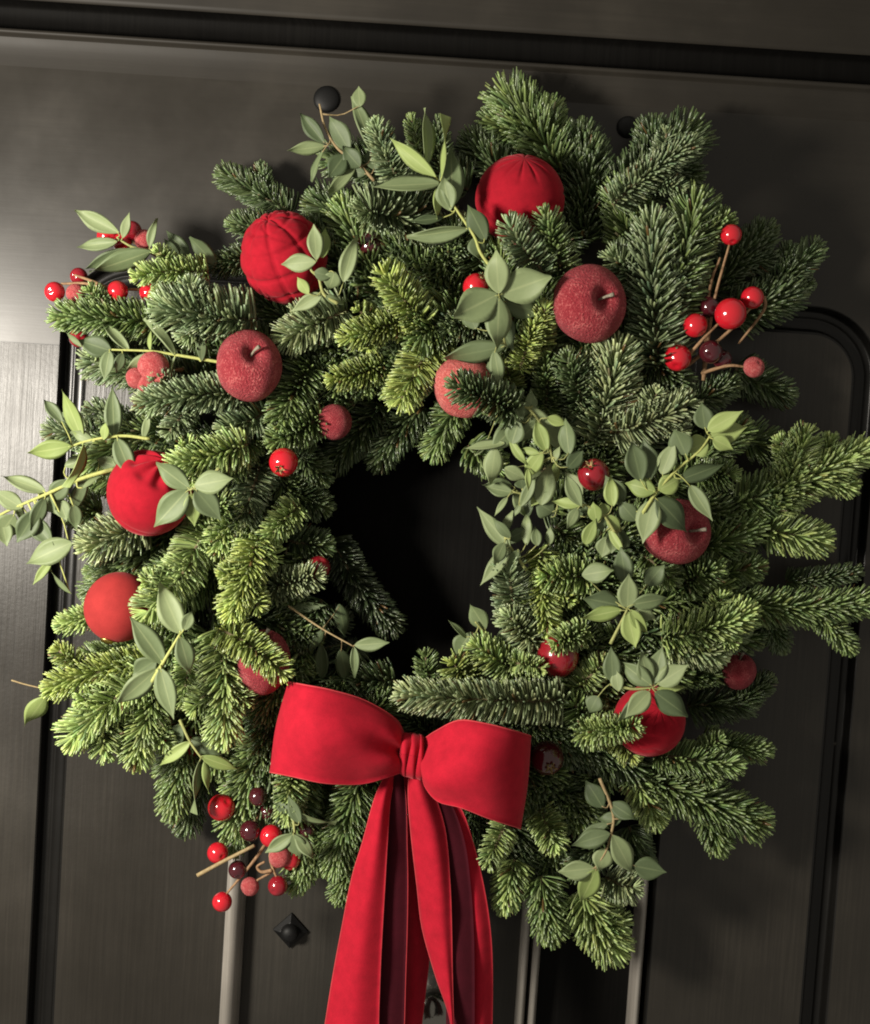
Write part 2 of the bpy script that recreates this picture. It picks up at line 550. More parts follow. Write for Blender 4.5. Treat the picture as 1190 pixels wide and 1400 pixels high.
    stud(398, 1271, 0.016, 0.020, True)
    stud(447, 136, 0.0115, 0.0, False)
    stud(858, 174, 0.0095, 0.0, False)
    c = P(592, 1362, -0.02)
    vs, fs = [], []
    pf = [(0.026, 0.0), (0.026, 0.003), (0.022, 0.006), (0.011, 0.008), (0.010, 0.016), (0.014, 0.020), (0.0185, 0.026), (0.0195, 0.032), (0.017, 0.038), (0.010, 0.042), (0.0005, 0.043)]
    for (s, h) in pf:
        for k in range(28):
            a = 2 * math.pi * k / 28
            vs.append((c.x + math.cos(a) * s, 0.020 - h, c.z + math.sin(a) * s))
    for i in range(len(pf) - 1):
        for k in range(28):
            a = i * 28 + k; b_ = i * 28 + (k + 1) % 28
            fs.append((a, b_, b_ + 28, a + 28))
    mesh_obj('door_knob', vs, fs, plain('dark_polished_knob', (0.22, 0.21, 0.19), 0.16, metal=0.9), door)
    return door
DOOR = build_door()

# ------------------------------------------------------------------ the wreath of fir
rng = np.random.default_rng(11)
TINTS = {'n': (0.185, 0.262, 0.088), 'd': (0.102, 0.148, 0.058), 'b': (0.212, 0.275, 0.138),
         'y': (0.325, 0.400, 0.112), 'l': (0.335, 0.435, 0.150), 'p': (0.315, 0.378, 0.190), 'k': (0.050, 0.072, 0.032)}  # 'k' has the shade of the opening painted into the needles
LAYER = {0: (0.040, 0.030), 1: (0.062, 0.066), 2: (0.080, 0.098), 3: (0.098, 0.118)}
WREATH = empty('fir_wreath', tuple(P(575, 735, 0.06)))
tag(WREATH, 'round fir branch wreath hanging on the black door', 'wreath')

def base_ring():
    c = P(572, 745, 0.036)
    vs, fs = [], []
    NU, NV = 96, 14
    for i in range(NU):
        a = 2 * math.pi * i / NU
        for j in range(NV):
            b = 2 * math.pi * j / NV
            r = 0.022 * (1 + 0.16 * math.sin(7 * a + 2 * b) + 0.12 * math.sin(23 * a - 3 * b))
            rr = 0.170 + r * math.cos(b)
            vs.append((c.x + rr * math.cos(a), c.y + r * 1.15 * math.sin(b), c.z + rr * math.sin(a)))
    for i in range(NU):
        for j in range(NV):
            a = i * NV + j; b = i * NV + (j + 1) % NV
            a2 = ((i + 1) % NU) * NV + j; b2 = ((i + 1) % NU) * NV + (j + 1) % NV
            fs.append((a, b, b2, a2))
    mesh_obj('base_ring', vs, fs, M_MOSS, WREATH)
base_ring()

def nrm(a):
    return a / np.maximum(1e-9, np.linalg.norm(a, axis=-1, keepdims=True))

def fir_branch(bp, tp, w, tint, layer, dens=1.0, dz=0.0, db=None, dt=None, curl=0.24, comb=0.0):
    """one fir twig from photo position bp to tp; w is the half width of its brush in photo pixels"""
    d0, d1 = LAYER[layer]
    d0 = (d0 if db is None else db) + dz; d1 = (d1 if dt is None else dt) + dz
    a = np.array(P(bp[0], bp[1], d0)); b = np.array(P(tp[0], tp[1], d1))
    ax = b - a
    L = np.linalg.norm(ax)
    side = np.cross(ax, np.array([0, -1.0, 0])); side = side / max(1e-9, np.linalg.norm(side))
    bow = (rng.random() - 0.5) * 0.16 * L
    mid = (a + b) / 2 + side * bow + np.array([0, -1.0, 0]) * (0.04 + 0.08 * rng.random()) * L
    wl = w * S
    brush = rng.random()
    # the brush reaches past the stem's end: stop the stem a little short of the measured tip
    b = b - nrm(ax) * wl * 0.55
    def C(t):
        t = t[:, None]
        return (1 - t) ** 2 * a + 2 * t * (1 - t) * mid + t ** 2 * b
    def T(t):
        t = t[:, None]
        return nrm(2 * (1 - t) * (mid - a) + 2 * t * (b - mid))
    ts = np.linspace(0, 1, 8)
    pts = C(ts)
    o = tube('fir_branch', [Vector(p) for p in pts], list(np.linspace(0.0019, 0.0009, 8)), M_TWIG, WREATH, 6)
    # needles
    n = int((L / S) * 2.1 * dens) + 30
    t = (np.arange(n) + rng.random(n) * 0.5) / n
    ntip = int(18 * dens) + 6
    t[-ntip:] = 0.97 + 0.03 * rng.random(ntip)
    c = C(t); tg = T(t)
    view = np.array([0.0, -1.0, 0.0]) + np.array([0.0, 0, 0.25]) + (rng.random(3) - 0.5) * 0.5
    nn = nrm(view - tg * (tg @ view)[:, None])
    bb = np.cross(tg, nn)
    phi = (((np.arange(n) * 0.618034 + rng.random(n) * 0.06) % 1.0) * 2 - 1) * math.radians(122)
    phi = np.where(rng.random(n) < comb, np.sign(phi) * math.radians(82) + (rng.random(n) - .5) * 0.5, phi)
    rad = nn * np.cos(phi)[:, None] + bb * np.sin(phi)[:, None]
    ang = np.radians(79 - 24 * t + rng.normal(0, 4.5, n))
    ang[-ntip:] = np.radians(12 + 46 * rng.random(ntip))
    d0v = tg * np.cos(ang)[:, None] + rad * np.sin(ang)[:, None]
    d0v = nrm(d0v + rng.normal(0, 0.035, (n, 3)))
    lift = curl * (0.7 + 1.6 * brush)
    d1v = nrm(d0v + tg * curl + nn * lift + rng.normal(0, 0.03, (n, 3)))
    ln = wl * 1.32 * (0.88 + 0.2 * rng.random(n)) * (1.0 - 0.18 * t)
    ln[-ntip:] *= 0.75
    hw = 0.00122 * (0.85 + 0.3 * rng.random(n)) * (0.75 + 0.25 * min(1.3, w / 26))
    p0 = c + rad * 0.0008
    p1 = p0 + d0v * (ln * 0.5)[:, None]
    p2 = p1 + d1v * (ln * 0.5)[:, None]
    wd = nrm(np.cross(d0v, rad + rng.normal(0, 0.25, (n, 3))))
    nd = nrm(np.cross(wd, d0v))
    st = [(p0, 0.6), (p0 * 0.5 + p1 * 0.5 - (d1v - d0v) * (ln * 0.03)[:, None], 1.0), (p1 * 0.5 + p2 * 0.5 + (d0v - d1v) * (ln * 0.03)[:, None], 1.0), (p2, 0.62)]
    V_ = np.empty((n, 12, 3))
    for i, (p, s) in enumerate(st):
        V_[:, i * 3 + 0] = p + wd * (hw * s)[:, None]
        V_[:, i * 3 + 1] = p + nd * (hw * s * 0.62)[:, None]
        V_[:, i * 3 + 2] = p - wd * (hw * s)[:, None]
    f = []
    for i in range(3):
        for k in range(3):
            f.append((i * 3 + k, i * 3 + (k + 1) % 3, (i + 1) * 3 + (k + 1) % 3, (i + 1) * 3 + k))
    f.append((9, 10, 11, 11))
    f = np.array(f)
    idx = (f[None] + (np.arange(n) * 12)[:, None, None])
    quads = idx[:, :9].reshape(-1)
    tris = idx[:, 9, :3].reshape(-1)
    loops = np.concatenate([quads, tris])
    nq = n * 9
    starts = np.concatenate([np.arange(nq) * 4, nq * 4 + np.arange(n) * 3])
    me = bpy.data.meshes.new('needles')
    me.vertices.add(n * 12)
    me.vertices.foreach_set('co', V_.astype(np.float32).ravel())
    me.loops.add(len(loops))
    me.loops.foreach_set('vertex_index', loops.astype(np.int32))
    me.polygons.add(len(starts))
    me.polygons.foreach_set('loop_start', starts.astype(np.int32))
    me.polygons.foreach_set('use_smooth', np.ones(len(starts), dtype=bool))
    col = np.array(TINTS[tint]) * (0.85 + 0.3 * rng.random())
    per = (0.66 + 0.68 * rng.random(n))[:, None] * col[None] * np.array([1, 1, 1]) + (rng.normal(0, 0.08, (n, 1)) * col[None] * np.array([[1.0, 0.3, 0.0]]))
    # new growth at the shoot's end is paler and yellower, a few needles have browned
    per = per * (1 + 0.35 * np.clip((t - 0.7) / 0.3, 0, 1))[:, None] + np.clip((t - 0.8) / 0.2, 0, 1)[:, None] * np.array([[0.012, 0.010, 0.0]])
    br = rng.random(n) < 0.012
    per[br] = np.array([0.14, 0.085, 0.03])
    # some needles are turned over and show their pale waxy underside
    ov = rng.random(n) < 0.22
    per[ov] = per[ov] * 0.7 + np.array([0.085, 0.10, 0.065])
    CC = np.ones((n, 12, 4), dtype=np.float32)
    CC[:, :, :3] = np.clip(per, 0.004, 1)[:, None, :]
    at = me.attributes.new('tint', 'FLOAT_COLOR', 'POINT')
    at.data.foreach_set('color', CC.ravel())
    me.materials.append(M_NEEDLE)
    me.update(calc_edges=True)
    me.validate()
    nd_o = link(bpy.data.objects.new('needles', me), o)
    nd_o['kind'] = 'stuff'
    return o

B = [  # base, tip, half width, tint, layer
 ((400,292),(297,233),22,'d',0), ((392,325),(312,304),22,'d',1), ((285,372),(178,378),18,'l',2), ((352,352),(288,366),20,'d',1),
 ((350,438),(206,418),34,'b',3), ((230,442),(68,432),25,'n',2), ((215,505),(110,492),29,'b',1), ((335,535),(183,553),23,'b',3),
 ((370,560),(298,592),25,'b',2), ((185,590),(118,556),21,'b',1), ((140,598),(60,588),23,'b',1), ((338,608),(222,646),25,'l',3),
 ((352,585),(312,656),24,'n',2), ((200,715),(106,752),31,'p',2), ((355,635),(325,728),25,'b',2), ((410,690),(357,747),20,'l',2),
 ((292,715),(243,802),28,'l',2), ((355,735),(311,850),26,'y',3), ((262,770),(190,850),27,'l',3), ((138,838),(76,857),18,'l',1),
 ((185,880),(110,897),18,'n',1), ((210,905),(58,944),24,'y',2), ((205,920),(86,1021),30,'l',3), ((222,930),(182,1052),27,'l',2),
 ((264,888),(250,968),18,'l',2), ((300,860),(306,1024),30,'l',3), ((300,858),(396,926),22,'y',3), ((240,1010),(252,1062),15,'n',1),
 ((372,1005),(314,1090),28,'n',1), ((402,1050),(392,1128),22,'l',2), ((348,1080),(316,1170),20,'n',1), ((492,1070),(454,1200),28,'n',1),
 ((452,1140),(396,1220),20,'n',1), ((484,1150),(462,1236),21,'n',1),
 ((570,300),(486,286),35,'b',2), ((548,250),(511,163),20,'b',2), ((578,235),(562,156),13,'n',1), ((606,235),(600,160),16,'d',1),
 ((772,245),(680,112),40,'n',0), ((705,255),(636,183),30,'d',0), ((745,375),(690,298),24,'b',3), ((768,375),(742,284),22,'n',3),
 ((580,445),(518,362),25,'y',3), ((568,435),(463,466),21,'y',3), ((600,455),(540,560),28,'y',2), ((525,500),(446,521),19,'y',2),
 ((625,420),(555,472),35,'n',2), ((620,330),(588,405),30,'d',1), ((475,425),(378,470),28,'p',2), ((665,440),(602,450),22,'b',2),
 ((640,528),(586,628),26,'n',0), ((580,555),(508,640),27,'d',0), ((520,552),(446,640),27,'d',0), ((705,562),(613,523),25,'d',3),
 ((735,475),(749,412),18,'y',3), ((712,505),(737,430),17,'y',3), ((702,532),(690,490),16,'y',2), ((745,565),(745,478),20,'n',2),
 ((830,300),(960,168),40,'d',0), ((838,280),(957,190),21,'b',2), ((872,405),(843,242),32,'n',1), ((902,500),(893,285),38,'b',2),
 ((908,430),(957,255),36,'n',2), ((970,400),(1056,308),28,'d',0), ((1030,415),(1122,332),23,'d',0), ((1000,430),(1096,395),32,'d',0),
 ((1005,505),(1085,545),26,'d',0), ((815,605),(850,460),36,'p',2), ((838,592),(955,546),25,'p',3), ((800,565),(772,480),25,'d',2),
 ((1055,700),(1106,582),26,'l',1), ((1058,682),(1192,610),28,'l',1), ((1005,690),(1085,655),30,'n',1), ((955,652),(1010,648),21,'n',2),
 ((1050,725),(1138,742),26,'l',1), ((995,825),(1200,822),25,'n',1), ((1075,795),(1178,780),16,'d',0), ((925,805),(988,772),25,'n',2),
 ((955,795),(1047,772),22,'n',1), ((905,872),(1036,832),27,'l',2), ((908,878),(995,897),27,'p',2), ((1048,842),(1072,890),19,'d',0),
 ((915,925),(995,920),20,'n',1), ((1010,965),(1056,925),18,'d',0), ((940,965),(1035,958),26,'d',0), ((960,1012),(1056,1028),20,'n',1),
 ((895,1032),(1018,1048),22,'n',2), ((880,1062),(1052,1132),33,'n',1), ((868,1062),(902,1132),22,'l',1), ((795,1002),(878,990),20,'l',3),
 ((838,1000),(872,1042),18,'y',2), ((795,1215),(848,1312),34,'l',1), ((828,1200),(878,1218),22,'p',2), ((740,1198),(757,1290),28,'n',1),
 ((692,1128),(664,1188),18,'l',2), ((704,1175),(688,1248),23,'l',1), ((738,1108),(764,1166),22,'l',2), ((778,1078),(802,1138),30,'n',1),
 ((740,750),(752,872),20,'y',2), ((815,790),(733,788),25,'l',2), ((705,850),(690,758),25,'b',2), ((735,885),(688,834),25,'p',2),
 ((772,958),(538,948),26,'p',3), ((648,940),(614,898),25,'y',2), ((592,945),(580,888),18,'n',1), ((728,925),(642,878),25,'l',2),
 ((790,945),(832,898),19,'l',2), ((800,862),(752,884),18,'l',3), ((700,905),(748,915),14,'l',3), ((608,1010),(548,978),22,'d',1), ((830,1000),(775,955),26,'n',2), ((368,805),(444,784),22,'p',2),
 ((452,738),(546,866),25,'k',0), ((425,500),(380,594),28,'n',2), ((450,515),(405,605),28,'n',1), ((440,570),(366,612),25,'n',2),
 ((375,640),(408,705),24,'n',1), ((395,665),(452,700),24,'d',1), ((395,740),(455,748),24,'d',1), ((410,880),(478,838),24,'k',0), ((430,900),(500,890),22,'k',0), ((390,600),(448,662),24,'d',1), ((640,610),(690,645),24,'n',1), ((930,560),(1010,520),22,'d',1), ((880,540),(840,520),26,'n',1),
 ((900,760),(870,800),25,'n',1), ((850,880),(800,880),28,'n',1), ((800,870),(770,930),24,'n',1), ((880,760),(925,800),22,'n',2),
 ((740,1060),(700,1110),28,'n',0), ((830,1050),(790,1090),26,'n',1), ((830,1140),(780,1200),26,'d',1), ((550,240),(440,215),30,'d',0),
 ((520,330),(420,270),34,'d',0), ((640,260),(560,210),34,'d',0), ((800,250),(790,170),34,'d',0), ((480,380),(430,330),28,'d',1),
 ((330,690),(290,760),25,'l',2), ((420,760),(395,830),25,'n',1), ((440,820),(400,890),28,'d',1), ((480,880),(450,950),28,'d',0),
 ((540,930),(470,940),24,'d',1), ((660,360),(600,300),30,'d',1), ((560,320),(640,330),28,'d',1), ((760,440),(690,420),24,'d',1),
 ((880,470),(940,540),28,'d',1), ((930,600),(1030,590),30,'d',0), ((970,680),(1060,740),30,'d',0), ((960,740),(1030,800),30,'d',0),
 ((250,440),(160,470),24,'d',0), ((260,480),(150,510),24,'d',0), ((270,560),(160,600),28,'n',0), ((220,650),(110,660),28,'n',0),
 ((210,800),(120,780),26,'n',0), ((240,850),(160,830),24,'n',1), ((330,900),(370,990),28,'n',1), ((400,920),(420,1000),26,'n',0),
 ((800,330),(802,188),38,'d',0), ((760,330),(820,260),34,'d',0), ((600,380),(650,300),30,'n',1), ((540,300),(590,250),28,'d',1), ((470,330),(480,270),28,'d',0), ((440,450),(480,520),28,'n',1), ((340,470),(420,530),26,'n',1), ((1020,600),(1090,640),28,'n',0), ((940,690),(1020,720),28,'n',1), ((1000,880),(1050,850),24,'n',0), ((880,1080),(960,1060),26,'n',1), ((860,900),(930,860),26,'n',1), ((700,980),(790,1010),28,'n',1), ((700,1060),(780,1050),28,'n',1), ((300,740),(380,770),28,'l',2), ((370,850),(440,870),26,'n',1), ((250,700),(330,690),26,'l',2), ((140,700),(90,700),24,'n',1), ((280,640),(220,600),26,'n',1), ((430,1000),(380,1060),26,'n',1), ((260,960),(310,1060),28,'n',1), ((640,480),(600,520),26,'n',1), ((770,620),(830,600),26,'n',1), ((760,720),(800,760),26,'n',1), ((760,1150),(720,1220),26,'n',0), ((860,1130),(880,1190),24,'d',0),
]
for i, (b_, t_, w_, c_, l_) in enumerate(B):
    dt = None
    if b_ == (570, 300): dt = 0.125
    if b_ == (795, 1002): dt = 0.145
    db = None
    if b_ == (705, 562): db, dt = 0.118, 0.140
    if t_ == (396, 926): db, dt = 0.112, 0.142
    dz_ = (rng.random() - 0.5) * 0.010
    fir_branch(b_, t_, w_, c_, l_, comb=0.4 if (i % 2 == 0 or t_ == (848, 1312)) else 0.05, dz=dz_, db=db, dt=dt)
    dx_, dy_ = t_[0] - b_[0], t_[1] - b_[1]
    L_ = math.hypot(dx_, dy_)
    if L_ > 105 and i < 115 and t_ not in ((538, 948), (546, 866), (396, 926), (540, 560), (586, 628), (508, 640), (446, 640)):
        for sgn in ((-1, 1) if i % 3 else (1,)):
            f_ = 0.32 + 0.2 * rng.random()
            an_ = sgn * math.radians(38 + 12 * rng.random()); k_ = 0.34 + 0.14 * rng.random()
            bx_, by_ = b_[0] + dx_ * f_, b_[1] + dy_ * f_
            tx_ = bx_ + (dx_ * math.cos(an_) - dy_ * math.sin(an_)) * k_; ty_ = by_ + (dx_ * math.sin(an_) + dy_ * math.cos(an_)) * k_
            fir_branch((bx_, by_), (tx_, ty_), w_ * 0.72, c_, l_, comb=0.3, dz=dz_ - 0.002)
# under-layer that fills the ring
for i in range(150):
    th = 2 * math.pi * (i + rng.random() * 0.8) / 150
    r0 = 175 + 175 * rng.random(); r1 = r0 + 90 + 60 * rng.random()
    if i % 4 == 3:
        r0, r1 = 285, 190 + 25 * rng.random()
    sw = -0.28 + 0.2 * rng.random()
    cx, cy = 572, 745
    bp = (cx + r0 * math.cos(th) * 1.03, cy + r0 * math.sin(th) * 1.05)
    tp = (cx + r1 * math.cos(th + sw) * 1.03, cy + r1 * math.sin(th + sw) * 1.05)
    behind_tails = 470 < tp[0] < 690 and tp[1] > 960
    fir_branch(bp, tp, 27 + 8 * rng.random(), 'd' if rng.random() < 0.55 else 'n', 0 if rng.random() < 0.4 or behind_tails else 1, dens=0.75, dz=-0.012 if behind_tails else 0.0)
adopt(WREATH)

# ------------------------------------------------------------------ eucalyptus
random.seed(5)
def leaf_mesh(bend, fold, shape, twist):
    NL, NA = 10, 7
    top, bot = [], []
    for i in range(NL + 1):
        t = i / NL
        wdt = max(0.035, math.sin(math.pi * min(1, (t * 0.985 + 0.012)) ** shape) ** (0.85 + 0.5 * t)) * (1 if t < 0.97 else 0.5)
        for j in range(NA):
            u = (j / (NA - 1)) * 2 - 1
            x = u * wdt * 0.5
            z = -bend * t * t + fold * u * u * wdt + twist * u * t * 0.15
            # a slight ripple along the margin
            z += 0.012 * math.sin(9 * t + u * 2) * abs(u)
            top.append((x, t, z)); bot.append((x, t, z - 0.012))
    n = len(top)
    vs = top + bot
    fs = []
    for i in range(NL):
        for j in range(NA - 1):
            a = i * NA + j
            fs.append((a, a + 1, a + NA + 1, a + NA))
            fs.append((n + a, n + a + NA, n + a + NA + 1, n + a + 1))
    for i in range(NL):
        a = i * NA; fs.append((a, a + NA, n + a + NA, n + a))
        a = i * NA + NA - 1; fs.append((a, n + a, n + a + NA, a + NA))
    me = bpy.data.meshes.new('leaf')
    me.from_pydata(vs, [], fs)
    me.polygons.foreach_set('use_smooth', [True] * len(me.polygons))
    at = me.attributes.new('across', 'FLOAT', 'POINT')
    vals = []
    for k in range(2):
        for i in range(NL + 1):
            for j in range(NA):
                vals.append(abs((j / (NA - 1)) * 2 - 1))
    at.data.foreach_set('value', vals)
    me.update()
    return me
PROTO = [(0.12, 0.05, 0.92, 0.3), (0.25, 0.08, 0.80, -0.6), (-0.12, 0.03, 0.88, 0.8), (0.05, 0.10, 0.96, -0.2), (0.32, 0.02, 0.85, 0.5), (0.02, 0.06, 0.76, 0.0), (0.18, -0.04, 0.84, 0.9)]
LEAVES = {}
for key, m in LEAF_M.items():
    LEAVES[key] = []
    for pr in PROTO:
        me = leaf_mesh(*pr); me.materials.append(m); LEAVES[key].append(me)

def leaf(parent, b, t, w, d, kind):
    dl = (random.random() - 0.35) * 0.012
    k_ = 1.10
    A = P(b[0], b[1], d); T = P(b[0] + (t[0] - b[0]) * k_, b[1] + (t[1] - b[1]) * k_, d + dl)
    y = (T - A); L = y.length; y.normalize()
    face = (CAM - A).normalized()
    z = (face - y * face.dot(y)).normalized()
    real = max(2.2 * w * S, L * 0.30)
    roll = math.acos(max(0.12, min(1.0, 2.2 * w * S / real)))
    roll = roll * random.choice((-1, 1)) + random.uniform(-0.25, 0.25)
    z = Matrix.Rotation(roll, 3, y) @ z
    x = y.cross(z)
    o = bpy.data.objects.new('leaf', random.choice(LEAVES[kind]))
    mw = Matrix(((x.x * real, y.x * L, z.x * L, A.x), (x.y * real, y.y * L, z.y * L, A.y), (x.z * real, y.z * L, z.z * L, A.z), (0, 0, 0, 1)))
    COL.objects.link(o)
    o.parent = parent
    o.matrix_parent_inverse = Matrix.Translation(parent.location).inverted()
    o.matrix_basis = mw
    return o

def sprig(label, d, stem, leaves, stem_m=None, kind='g', r=0.0011, dend=None, extra=0):
    """stem: photo points; leaves: (base, tip, half width[, kind[, extra depth]])"""
    root = empty('eucalyptus_sprig', tuple(P(stem[0][0], stem[0][1], d)))
    tag(root, label, 'eucalyptus', 'eucalyptus sprigs in the wreath')
    n = len(stem)
    dd = [d + ((dend if dend is not None else d + 0.006) - d) * i / max(1, n - 1) for i in range(n)]
    pts = smooth_path([P(p[0], p[1], q) for p, q in zip(stem, dd)], 6 * n)
    leaves = list(leaves)
    for _ in range(extra):
        f = random.random() * (n - 1); q = min(int(f), n - 2); f -= q
        bx_ = stem[q][0] + (stem[q + 1][0] - stem[q][0]) * f + random.uniform(-22, 22)
        by_ = stem[q][1] + (stem[q + 1][1] - stem[q][1]) * f + random.uniform(-22, 22)
        an = random.uniform(0, 6.283); ll = random.uniform(24, 42)
        leaves.append(((bx_, by_), (bx_ + ll * math.cos(an), by_ + ll * math.sin(an)), random.uniform(5, 11), random.choice('ggyd'), random.uniform(-.014, .002)))
    svs, sfs = tube_data(pts, list(np.linspace(r * 1.25, r * 0.7, len(pts))), 8)
    todo = []
    for lf in leaves:
        k = lf[3] if len(lf) > 3 and lf[3] else kind
        ex = lf[4] if len(lf) > 4 else 0.0
        # short stalk joins the leaf to the nearest stem point
        i = min(range(n), key=lambda q: (stem[q][0] - lf[0][0]) ** 2 + (stem[q][1] - lf[0][1]) ** 2)
        dl = dd[i] + ex + random.uniform(-0.002, 0.004)
        A = P(lf[0][0], lf[0][1], dl); T_ = P(lf[1][0], lf[1][1], dl)
        near = min(pts, key=lambda q: (q - A).length)
        mid_ = near.lerp(A, 0.6) - (T_ - A).normalized() * min(0.003, (near - A).length * 0.3)
        if (near - A).length > 0.016:
            mid_ = near.lerp(A, 0.5) + Vector((0, 0.006, -0.002))
        q = smooth_path([near, mid_, A + (T_ - A) * 0.06], 6)
        v2, f2 = tube_data(q, [r * 0.7, r * 0.5, r * 0.45, r * 0.42, r * 0.4, r * 0.35], 6, len(svs))
        svs += v2; sfs += f2
        todo.append((lf, dl, k))
    mesh_obj('stem', svs, sfs, stem_m or M_GREENSTEM, root)
    adopt(root)
    for lf, dl, k in todo:
        leaf(root, lf[0], lf[1], lf[2], dl, k)
    return root

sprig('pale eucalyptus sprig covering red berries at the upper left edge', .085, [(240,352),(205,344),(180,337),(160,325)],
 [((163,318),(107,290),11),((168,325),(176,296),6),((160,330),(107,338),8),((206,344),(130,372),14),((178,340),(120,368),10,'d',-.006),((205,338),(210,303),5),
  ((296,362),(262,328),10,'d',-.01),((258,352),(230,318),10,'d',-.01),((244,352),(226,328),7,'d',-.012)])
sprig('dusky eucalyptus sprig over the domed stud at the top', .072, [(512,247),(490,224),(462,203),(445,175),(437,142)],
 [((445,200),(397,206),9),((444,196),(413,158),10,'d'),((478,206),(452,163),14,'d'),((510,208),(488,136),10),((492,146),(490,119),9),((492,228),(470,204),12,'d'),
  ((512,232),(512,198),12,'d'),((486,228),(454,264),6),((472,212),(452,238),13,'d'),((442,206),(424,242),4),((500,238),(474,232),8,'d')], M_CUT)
sprig('long eucalyptus sprig arching left of the top centre bauble', .115, [(700,402),(660,350),(648,322),(620,280),(600,248),(584,228)],
 [((596,242),(537,194),10,'y'),((600,251),(518,254),8),((584,226),(583,154),8),((604,244),(616,168),4,'y'),((616,284),(622,208),15),((615,288),(607,246),13),
  ((600,252),(597,297),6,'y'),((642,312),(564,325),8),((664,328),(642,284),13,'d'),((650,324),(656,352),12,'d'),((606,298),(566,302),6,'d')], M_YELLOWSTEM)
sprig('broad grey eucalyptus rosette left of the topmost apple', .125, [(690,470),(685,440),(683,405)],
 [((682,401),(678,348),15),((686,402),(747,379),21),((680,403),(625,432),21),((683,408),(680,470),16),((690,412),(738,428),14,'d',-.012),((676,428),(700,475),15,'d',-.012),
  ((690,474),(611,490),14,'d',-.004),((676,480),(684,522),9,'g'),((650,450),(640,420),12,'d',-.014)])
sprig('eucalyptus tip crossing the embossed bauble at the upper left', .125, [(462,415),(443,402),(436,380),(425,366),(441,345)],
 [((433,355),(430,310),10),((441,352),(446,312),8,'y'),((432,358),(388,361),11),((470,385),(484,327),10),((458,372),(450,395),11),((440,402),(402,424),9),((422,402),(408,380),7,'y'),
  ((445,405),(468,416),5),((430,372),(452,378),8,'d')])
sprig('thin eucalyptus sprig lying left of the long pink apple', .105, [(312,497),(240,485),(205,480),(150,478)],
 [((152,480),(110,466),13,'d'),((176,478),(141,438),8),((150,480),(143,517),9),((206,480),(200,443),4,'y'),((240,485),(214,432),6),((240,487),(229,526),4),((206,484),(174,506),7),
  ((276,493),(276,460),6,'d'),((112,474),(92,455),4),((168,482),(160,508),7,'d')], M_YELLOWSTEM)
sprig('light green eucalyptus sprig above the pleated bauble on the left', .120, [(205,600),(165,596),(115,604),(84,618)],
 [((113,601),(88,538),10,'y'),((97,610),(40,621),12,'y'),((114,606),(106,662),5,'y'),((156,596),(154,533),11),((160,600),(181,652),12),((142,601),(146,578),6,'y'),((196,600),(205,568),5),
  ((86,578),(62,548),8,'d',-.02),((128,604),(100,590),7,'g')], M_YELLOWSTEM)
sprig('yellow stemmed eucalyptus sprig reaching out of frame at the left', .100, [(160,640),(110,655),(65,675),(12,698),(-12,712)],
 [((62,672),(6,650),10),((92,656),(70,684),12,'d'),((62,680),(44,722),10,'d'),((52,696),(26,738),14,'d'),((20,704),(-4,738),16),((100,690),(106,722),9,'d'),((98,742),(38,768),16),
  ((70,768),(47,797),6,'y'),((98,812),(60,784),5),((112,668),(136,646),4),((30,694),(-6,672),11),((40,706),(70,742),12,'d',-.01),((118,652),(98,700),9,'d',-.01)], M_YELLOWSTEM, r=0.0014, extra=7)
sprig('grey eucalyptus rosette on the front of the pleated bauble', .150, [(300,640),(280,660),(260,670)],
 [((259,668),(218,638),12),((266,664),(312,655),14),((256,671),(214,717),16),((262,675),(266,716),11,'y'),((268,670),(300,708),15,'d')])
sprig('grey eucalyptus sprig with bright stem below the plain matt bauble', .140, [(208,932),(222,908),(247,866)],
 [((248,866),(218,803),15),((223,906),(182,848),15),((216,914),(163,962),14),((246,870),(260,918),12),((220,915),(236,978),13),((214,902),(184,922),14,'d',-.01),((251,862),(262,838),8),((216,914),(240,936),5)], M_YELLOWSTEM, r=0.0014)
sprig('dangling eucalyptus tip hanging above the bottom berry cluster', .100, [(246,984),(260,1014),(276,1037)],
 [((260,1014),(221,1046),8,'y'),((275,1034),(320,1051),8,'y'),((280,1040),(287,1082),6,'y'),((273,1040),(261,1104),7),((246,990),(234,1030),11,'d',-.01),((262,1010),(300,1030),10,'d',-.01)])
sprig('lone round eucalyptus leaf at the lower left edge', .090, [(120,905),(90,930),(62,953)], [((62,953),(36,992),13,'y'),((100,922),(75,905),5,'d')])
sprig('wispy eucalyptus sprig hanging into the lower left of the opening', .085, [(394,828),(438,858),(484,884)],
 [((484,884),(487,924),6),((485,882),(527,880),9),((464,826),(472,868),10,'d',-.02),((442,862),(424,888),7,'d',-.01),((466,888),(476,934),11,'d',-.02),((400,832),(442,828),7,'d',-.01),((440,880),(440,930),10,'d',-.02)], M_CUT, r=.0008)
sprig('leafy eucalyptus sprig at the upper right rim of the opening', .120, [(660,536),(705,555),(724,560),(745,590),(755,625)],
 [((712,578),(702,546),10),((700,606),(710,575),12),((675,612),(712,576),13),((690,606),(640,612),5),((697,600),(717,633),5,'y'),((678,612),(670,658),12),((666,604),(652,622),3),
  ((726,556),(762,612),12),((748,618),(734,578),10,'y'),((778,622),(774,575),11),((738,620),(714,614),5,'y'),((742,618),(718,652),10,'y'),((756,632),(764,612),5),((776,640),(796,618),10,'d'),
  ((722,640),(723,668),4,'y'),((690,640),(718,655),9)], extra=12)
